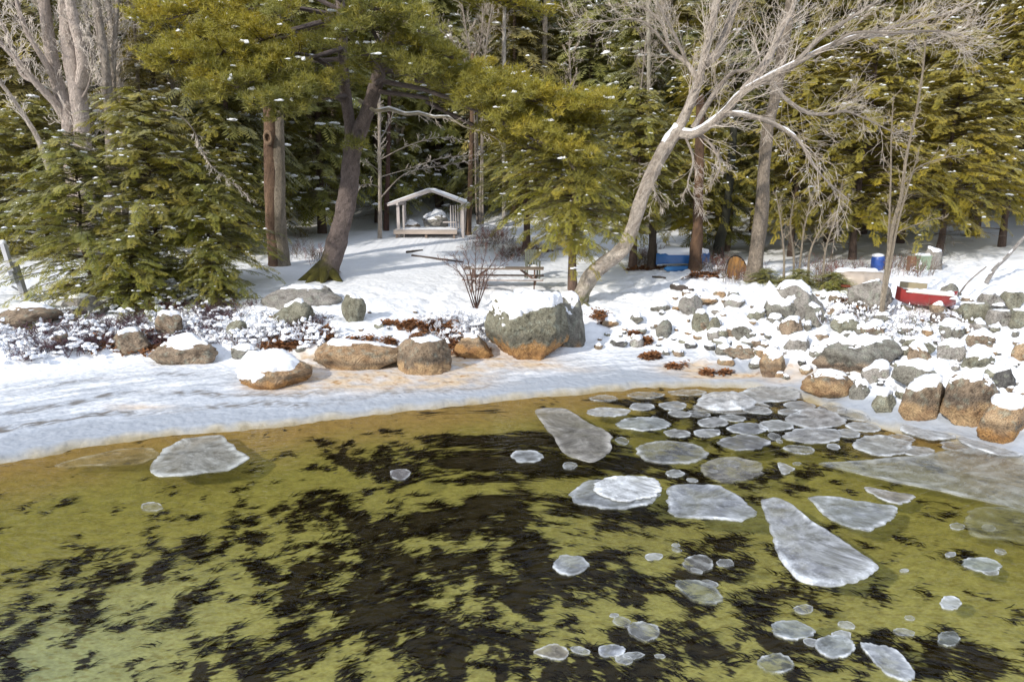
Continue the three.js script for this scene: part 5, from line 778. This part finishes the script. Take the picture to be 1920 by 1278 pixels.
{ // picnic table
  const b = onGround(945, 541), k = perPx(b), t = thing('picnic_table', b, 'grey wooden picnic table dusted with snow in the clearing', 'table'), C = [0.20, 0.155, 0.12], top = 0.80, L = 148 * k;
  t.rotation.y = -0.06;
  for (let i = 0; i < 5; i++) part('top_board', box(L, 0.045, 0.145, C, 0, top, -0.33 + i * 0.155), M.paint, t);
  for (const z of [0.66, -0.75]) { for (let i = 0; i < 2; i++) part('bench_board', box(L, 0.04, 0.13, [0.28, 0.2, 0.16], 0, 0.44, z + i * 0.14), M.paint, t); }
  for (const x of [-L / 2 + 0.35, L / 2 - 0.35]) {
    part('leg', beam(V(x, top - 0.02, -0.18), V(x, -0.1, -0.72), 0.05, 0.1, [0.15, 0.09, 0.065]), M.paint, t); part('leg', beam(V(x, top - 0.02, 0.18), V(x, -0.1, 0.72), 0.05, 0.1, [0.15, 0.09, 0.065]), M.paint, t);
    part('crossbar', box(0.05, 0.1, 1.6, [0.15, 0.09, 0.065], x + 0.05, 0.37, 0), M.paint, t); part('brace', beam(V(x, 0.36, 0.05), V(x - Math.sign(x) * 0.55, top - 0.04, 0.05), 0.05, 0.08, [0.15, 0.09, 0.065]), M.paint, t);
  }
  const s = slabSnow(L * 0.45, 0.5, 0.03, 8); s.translate(-L * 0.2, top + 0.024, -0.1); part('snow', s, M.snow, t); const s2 = slabSnow(L, 0.26, 0.06, 9); s2.translate(0, 0.463, 0.73); part('snow', s2, M.snow, t);
}
{ // chair beyond the table
  const b = onGround(998, 522), t = thing('garden_chair', b, 'small slatted garden chair with snow on its seat behind the right end of the table', 'chair'), C = [0.13, 0.14, 0.11]; t.rotation.y = 0.15;
  for (const x of [-0.26, 0.26]) { part('leg', box(0.06, 0.72, 0.08, C, x, 0.36, 0.25), M.paint, t); part('leg', box(0.06, 0.45, 0.08, C, x, 0.22, -0.25), M.paint, t); part('armrest', box(0.1, 0.035, 0.62, C, x, 0.73, 0), M.paint, t); }
  for (let i = 0; i < 5; i++) part('back_slat', box(0.085, 0.75, 0.025, C, -0.22 + i * 0.11, 0.82, -0.3, -0.25), M.paint, t);
  for (let i = 0; i < 4; i++) part('seat_slat', box(0.52, 0.025, 0.11, C, 0, 0.44, -0.19 + i * 0.13), M.paint, t);
  const s = slabSnow(0.5, 0.5, 0.15, 2); s.translate(0, 0.455, 0); part('snow', s, M.snow, t);
}
function hull(L, Wd, H, rise, c, flip) { // canoe or rowing-boat skin; keel up when flip
  const mb = new MB(), N = 22, S = 10, rows = [];
  for (let i = 0; i <= N; i++) { const u = i / N * 2 - 1, w = Wd / 2 * Math.pow(Math.max(0, 1 - Math.abs(u) ** 2.6), 0.62), row = []; for (let j = 0; j <= S; j++) { const a = (j / S - 0.5) * Math.PI, y = -H * Math.pow(Math.cos(a), 0.6) + rise * u ** 4 + H, z = w * Math.sin(a) * 1.0, f = 1 + 0.2 * fbm(u * 5, a * 2, 3); row.push(mb.v(u * L / 2, flip ? H - y + rise : y, z, c.map(v => v * f))); } rows.push(row); }
  for (let i = 0; i < N; i++) for (let j = 0; j < S; j++) { mb.t(rows[i][j], rows[i][j + 1], rows[i + 1][j + 1]); mb.t(rows[i][j], rows[i + 1][j + 1], rows[i + 1][j]); }
  return mb.geo();
}
M.hull = new THREE.MeshPhysicalMaterial({ name: 'hull', vertexColors: true, roughness: 0.4, clearcoat: 0.3, side: THREE.DoubleSide });
{
  const b = onGround(1280, 500); const t = thing('blue_canoe', b, 'bright blue canoe lying upside down under snow among the trunks', 'canoe'); t.position.y += 0.1; t.rotation.y = 0.06;
  part('hull', hull(2.4, 0.85, 0.5, 0.1, [0.025, 0.12, 0.33], true), M.hull, t); for (const z of [-0.44, 0.44]) part('gunwale', beam(V(-1.0, 0.1, z * 0.75), V(1.0, 0.1, z * 0.75), 0.05, 0.05, [0.02, 0.10, 0.32]), M.paint, t);
  const s = hull(2.3, 0.68, 0.45, 0.1, [1, 1, 1], true), P = s.attributes.position; for (let i = 0; i < P.count; i++) { const y = P.getY(i); P.setY(i, y > 0.27 ? y + 0.2 : y - 0.05); P.setZ(i, P.getZ(i) * (y > 0.30 ? 1.12 : 0.8)); } s.computeVertexNormals(); part('snow', s, M.snow, t);
  const b2 = onGround(1270, 507), t2 = thing('blue_tarp_roll', b2, 'small strip of blue tarpaulin in the snow below the blue canoe', 'tarpaulin'); const g = new THREE.CapsuleGeometry(0.13, 0.9, 5, 10); g.rotateZ(Math.PI / 2); const Q = g.attributes.position; for (let i = 0; i < Q.count; i++) Q.setY(i, Q.getY(i) * (0.8 + 0.5 * n2(Q.getX(i) * 3, Q.getZ(i) * 5)) + 0.08); g.computeVertexNormals(); part('tarp', tint(g, [0.03, 0.15, 0.36]), M.paint, t2);
}
{ // leaning round-topped board of orange-brown planks
  const b = onGround(1378, 524), t = thing('plank_board', b, 'orange-brown round-topped board of planks with a dark rim, leaning left of the thick grey trunk', 'board'), n = 6; t.rotation.set(-0.5, 0.35, -0.3);
  for (let i = 0; i < n; i++) { const x = -0.42 + (i + 0.5) * 0.84 / n, h = 1.06 * Math.sqrt(1 - (x / 0.62) ** 2) * 0.98, f = 0.55 + 0.6 * ((i * 7) % 5) / 5; part('plank', box(0.84 / n - 0.012, h, 0.05, [0.40 * f, 0.20 * f, 0.055 * f], x, h / 2, 0), M.paint, t); }
  const p = []; for (let i = 0; i <= 16; i++) { const a = Math.PI * (1 - i / 16); p.push(V(Math.cos(a) * 0.49, 0.42 + Math.sin(a) * 0.68, 0)); } p.unshift(V(-0.47, 0, 0)); p.push(V(0.47, 0, 0)); const mb = new MB(); mb.tube(p, p.map(() => 0.03), 6, [0.05, 0.035, 0.03]); part('rim', mb.geo(), M.bark, t);
}
{ // boats on the right bank
  const b = onGround(1733, 573), k = perPx(b), L = 92 * k; const t = thing('red_boat', b, 'small red wooden boat filled with snow on the right bank', 'boat'); t.rotation.y = -0.32; t.rotation.z = -0.06;
  part('hull', hull(L * 1.1, 0.95, 0.42, 0.14, [0.27, 0.03, 0.026], false), M.hull, t);
  for (const z of [-0.42, 0.42]) part('gunwale', beam(V(-L * 0.42, 0.45, z * 0.9), V(L * 0.42, 0.45, z * 0.9), 0.07, 0.05, [0.7, 0.66, 0.6]), M.paint, t);
  part('thwart', box(0.22, 0.04, 0.8, [0.4, 0.3, 0.2], -0.3, 0.4, 0), M.paint, t); part('stern_board', box(L * 0.5, 0.2, 0.05, [0.25, 0.21, 0.13], -L * 0.2, 0.56, -0.42), M.paint, t);
  const s = slabSnow(L * 0.9, 0.72, 0.2, 21); s.translate(0.15, 0.34, 0); part('snow', s, M.snow, t);
  const c = onGround(1612, 541), t2 = thing('overturned_boat', c, 'tan overturned rowing boat with a reddish underside left of the slim young tree', 'boat'); t2.rotation.y = -0.2; t2.position.y += 0.05;
  part('hull', hull(90 * perPx(c), 1.1, 0.5, 0.1, [0.42, 0.35, 0.28], true), M.hull, t2); for (const z of [-0.5, 0.5]) part('gunwale', beam(V(-0.75, 0.1, z * 0.9), V(0.75, 0.1, z * 0.9), 0.07, 0.08, [0.30, 0.08, 0.04]), M.paint, t2);
  const s2 = slabSnow(1.5, 0.5, 0.14, 25); s2.translate(-0.1, 0.56, -0.15); part('snow', s2, M.snow, t2);
}
{ // barrel and bin
  const b = onGround(1645, 506), k = perPx(b), t = thing('blue_barrel', b, 'round bright blue plastic barrel with snow on top at the edge of the woods', 'barrel'), h = 27 * k, r = 12 * k;
  part('body', tint(new THREE.LatheGeometry([[0, 0], [0.8, 0], [0.93, 0.1], [1, 0.3], [0.97, 0.33], [1, 0.36], [1, 0.64], [0.97, 0.67], [1, 0.7], [0.93, 0.9], [0.8, 1], [0, 1]].map(([x, y]) => new THREE.Vector2(x * r, y * h)), 20), [0.025, 0.075, 0.30], 0.3), M.hull, t);
  const s = new THREE.SphereGeometry(r * 0.92, 14, 8); s.scale(1, 0.4, 1); s.translate(-0.03, h, 0); part('snow', s, M.snow, t);
  const c = onGround(1727, 507), t2 = thing('green_bin', c, 'pale green square bin with a snowy lid beside the brown crate', 'bin'), h2 = 26 * k, w2 = 22 * k; const g = new THREE.CylinderGeometry(w2 * 0.7, w2 * 0.58, h2, 4, 3); g.rotateY(Math.PI / 4 + 0.1); g.translate(0, h2 / 2, 0); part('body', tint(g.toNonIndexed(), [0.27, 0.34, 0.23]), M.hull, t2); t2.children[0].geometry.computeVertexNormals();
  part('lid', box(w2 * 1.05, 0.05, w2 * 1.05, [0.30, 0.36, 0.27], 0, h2 + 0.02, 0, 0, 0.1), M.hull, t2); const s3 = slabSnow(w2, w2, 0.1, 4); s3.translate(0, h2 + 0.05, 0); part('snow', s3, M.snow, t2);
  const d = onGround(1709, 507), t3 = thing('brown_crate', d, 'brown upright wooden crate touching the pale green bin', 'crate'), h3 = 25 * k, w3 = 12 * k; for (let i = 0; i < 4; i++) part('board', box(w3, h3 / 4 - 0.015, 0.03, [0.24, 0.14, 0.08], 0, (i + 0.5) * h3 / 4, w3 / 2), M.paint, t3); for (const x of [-1, 1]) part('side', box(0.03, h3, w3, [0.2, 0.11, 0.07], x * w3 / 2, h3 / 2, 0), M.paint, t3); part('lid', box(w3, 0.03, w3 * 1.05, [0.24, 0.15, 0.09], 0, h3 + 0.016, 0), M.paint, t3);
}
{ // rail fence end at the left
  const b = onGround(46, 558), k = perPx(b), t = thing('fence_post', b, 'weathered grey double fence post with one rail at the left edge', 'fence post'), C = [0.42, 0.42, 0.44], X = px => (px - 46) * k, Y = py => (558 - py) * k;
  part('post', beam(V(X(48), -0.2, 0), V(X(36), Y(492), 0), 0.20, 0.17, C), M.paint, t); part('post', beam(V(X(40), Y(530), 0.2), V(X(29), Y(455), 0.2), 0.16, 0.14, C), M.paint, t);
  part('rail', beam(V(X(46), Y(502), 0.32), V(X(-60), Y(530), 0.5), 0.09, 0.11, [0.36, 0.36, 0.38]), M.paint, t); part('brace', beam(V(X(42), 0, -0.3), V(X(28), Y(535), 0.1), 0.08, 0.06, [0.4, 0.4, 0.41]), M.paint, t);
  const s = new THREE.SphereGeometry(0.11, 10, 8); s.scale(1, 0.8, 1); s.translate(X(29), Y(454), 0.2); part('snow', s, M.snow, t);
}
function log(label, a, b, r, c1, c2, name = 'log', category = 'log', snow = 0.7) { const p0 = onGround(...a), p1 = onGround(...b), t = thing(name, p0, label, category), w = new MB(), sn = new MB(), e = p1.clone().sub(p0), pts = smooth([V(0, r * 0.6, 0), e.clone().multiplyScalar(0.5).add(V(0, r * 0.8, 0)), e.clone().add(V(0, r * 0.6, 0))], 10); w.tube(pts, taper(10, r, r * 0.7), 8, barkCol(c1, c2), true); part('wood', w.geo(), M.bark, t); if (snow) { snowAlong(sn, pts, pts.map(() => r), snow, 0.7); if (sn.n) part('snow', sn.geo(), M.snow, t); } return t; }
log('dark split log lying in the snow below the blue canoe', [1260, 541], [1298, 549], 0.13, [0.15, 0.12, 0.10], [0.09, 0.07, 0.06]);
log('thin dark stick on the snow just left of the dark split log', [1224, 520], [1248, 522], 0.05, [0.2, 0.16, 0.13], [0.1, 0.08, 0.07], 'stick', 'stick', 0);
log('grey-brown driftwood log below the red boat', [1752, 601], [1802, 612], 0.17, [0.30, 0.24, 0.2], [0.17, 0.14, 0.12], 'driftwood_log', 'log', 0.6);
log('long weathered log lying between the driftwood and the stone wall', [1795, 608], [1850, 636], 0.13, [0.34, 0.30, 0.27], [0.2, 0.17, 0.15], 'driftwood_log', 'log', 0.6);
log('dark fallen branch across the snow near the reddish shrub', [772, 480], [868, 492], 0.05, [0.22, 0.15, 0.12], [0.11, 0.08, 0.06], 'fallen_branch', 'branch', 0.5);
log('low dark stick pile remnant left of the fallen branch', [762, 474], [792, 470], 0.06, [0.14, 0.11, 0.09], [0.08, 0.06, 0.05], 'fallen_branch', 'branch', 0.4);
bareTree('fallen_birch', 'pale fallen birch stem slanting up to the right edge over the snow', [1846, 528], [[['foot', [1865, 505], [1890, 480, 0.5], [1925, 440, 1]], 0.075, 0.06]], { seed: 690, col: barkCol([0.62, 0.58, 0.54], [0.34, 0.3, 0.27]), twigs: 1, max: 1, category: 'fallen tree', snow: 0.7 });
bareTree('thin_pole', 'thin bare pole leaning up from the pointed grey rock toward the fallen birch', [1790, 556], [[['foot', [1815, 530], [1850, 500, 0.3]], 0.03, 0.02]], { seed: 691, twigs: 0, category: 'pole' });

// ---------------------------------------------------------------- brush and litter: what nobody could count
function scatter(name, label, category, geo, mat, spots, place2) { const im = new THREE.InstancedMesh(geo, mat, spots.length), m = new THREE.Matrix4(), q = new THREE.Quaternion(), e = new THREE.Euler(); spots.forEach((s, i) => { const [pos, rot, sc] = place2(s, i); q.setFromEuler(e.set(...rot)); m.compose(pos, q, V(...sc)); im.setMatrixAt(i, m); }); im.name = numbered(name); im.castShadow = im.receiveShadow = true; stuff(meta(im, label, category)); scene.add(im); return im; }
{
  const clump = (seed, n, h, c, white = 0.5) => { R = mulberry(seed); const mb = new MB(); for (let i = 0; i < n; i++) { const a = R() * 6.28, d = V(Math.cos(a) * rr(0.3, 1.2), 1, Math.sin(a) * rr(0.3, 1.2)), w = R() < white; sprout(mb, V(rr(-0.25, 0.25), -0.05, rr(-0.25, 0.25)), d, h * rr(0.5, 1.1), w ? 0.018 : 0.010, 1, { n: [0, 4, 0], max: 2, col: w ? [0.78, 0.79, 0.83] : c.map(v => v * rr(0.7, 1.3)), tip: w ? 0.012 : 0.005, wander: 0.32, lift: 0 }); } return mb.geo(); };
  const puff = (seed, n) => { R = mulberry(seed); const mb = new MB(); for (let i = 0; i < n; i++) lump(mb, V(rr(-0.42, 0.42), rr(0.05, 0.38), rr(-0.42, 0.42)), rr(0.05, 0.2), rr(0.03, 0.08), rr(0.05, 0.2)); return mb.geo(); };
  const region = (list, n, seed) => { R = mulberry(seed); const out = []; for (let k = 0; k < n; k++) { const [x0, y0, x1, y1] = pick(list), p = onGround(rr(x0, x1), rr(y0, y1)); out.push(p); } return out; };
  const leftR = [[-40, 602, 130, 665], [60, 610, 280, 660], [60, 570, 330, 610], [250, 585, 470, 640], [330, 560, 500, 600], [470, 600, 640, 650], [0, 640, 200, 676], [300, 570, 440, 650]], midR = [[790, 600, 915, 650], [440, 620, 600, 650]], rightR = [[1560, 575, 1800, 640], [1600, 590, 1780, 650], [1540, 565, 1650, 610]];
  const pl = (s) => [s, [rr(-0.2, 0.2), R() * 6.28, rr(-0.2, 0.2)], Array(3).fill(rr(0.55, 1.1))];
  scatter('snowy_brush', 'dark bare low bushes along the left bank, half buried in snow', 'brush', clump(901, 14, 0.5, [0.10, 0.06, 0.06], 0.14), M.twig, region(leftR, 170, 1), pl);
  scatter('brush_snow', 'lumps of snow caught on the low bushes of the left bank', 'snow', puff(902, 5), M.snow, region(leftR, 120, 6), pl);
  scatter('red_brush', 'reddish leafless low bushes beside the largest boulder and the tan ledge', 'brush', clump(903, 12, 0.45, [0.16, 0.075, 0.055]), M.twig, region(midR, 60, 2), pl);
  scatter('red_brush_snow', 'snow lumps on the reddish low bushes', 'snow', puff(904, 4), M.snow, region(midR, 50, 2), pl);
  scatter('grey_brush', 'thin grey bare brush round the foot of the slim young tree', 'brush', clump(905, 9, 0.5, [0.17, 0.14, 0.14], 0.2), M.twig, region(rightR, 62, 3), pl);
  scatter('grey_brush_snow', 'snow lumps on the grey brush of the right bank', 'snow', puff(906, 3), M.snow, region(rightR, 60, 3), pl);
  scatter('woodland_brush', 'brown bare undergrowth among the boats and trunks at the wood edge', 'brush', clump(907, 12, 0.9, [0.20, 0.13, 0.09], 0.08), M.twig, region([[1310, 490, 1365, 520], [1340, 510, 1400, 530], [1640, 500, 1740, 520], [1420, 500, 1600, 540], [1180, 480, 1230, 500], [540, 440, 600, 500], [940, 470, 1010, 490], [1540, 500, 1620, 545], [880, 440, 960, 470]], 135, 4), pl);
  scatter('snow_loaded_bush', 'leafy bush bent under thick clumps of snow in front of the left hemlocks', 'bush', puff(908, 16), M.snow, region([[290, 540, 385, 580], [310, 520, 375, 560], [300, 500, 350, 530]], 26, 5), (s) => [s.clone().add(V(0, rr(0, 0.45), 0)), [0, R() * 6.28, 0], Array(3).fill(rr(0.8, 1.3))]);
  { // dead leaves
    const mb = new MB(); R = mulberry(910); for (let i = 0; i < 7; i++) { const x = rr(-0.12, 0.12), z = rr(-0.12, 0.12), a = R() * 6.28, s = rr(0.03, 0.06), c = mix3([0.7, 0.6, 0.5], [1.5, 1.2, 0.8], R()), P = (u, v, h) => mb.v(x + (Math.cos(a) * u - Math.sin(a) * v) * s, h, z + (Math.sin(a) * u + Math.cos(a) * v) * s, c), y = rr(0, 0.05), A = P(-1, 0, y), B2 = P(0, -0.6, y + 0.02), C2 = P(1, 0, y + rr(0, 0.03)), D2 = P(0, 0.6, y + 0.015); mb.t(A, B2, C2); mb.t(A, C2, D2); }
    R = mulberry(911); const spots = []; for (let k = 0; k < 60000 && spots.length < 3000; k++) { const q = pick(litter), x = q.x + rr(-1.5, 1.5) * q.rx, z = q.z + rr(-1.5, 1.5) * q.rz; if (spotSum(litter, x, z) * (0.28 + 2.0 * fbm(x * 2.2, z * 2.2, 4)) > 0.3 && shoreDist(x, z) > 0.3) spots.push(V(x, ground(x, z) + 0.012, z)); }
    scatter('leaf_litter', 'reddish-brown dead leaves on bare patches of the bank', 'leaves', mb.geo(), new THREE.MeshStandardMaterial({ name: 'dead_leaf', vertexColors: true, color: new THREE.Color().setRGB(0.20, 0.10, 0.045), roughness: 0.9, side: THREE.DoubleSide }), spots, s => [s, [rr(-0.3, 0.3), R() * 6.28, rr(-0.3, 0.3)], Array(3).fill(rr(0.7, 1.6))]);
  }
}
renderer.render(scene, camera);
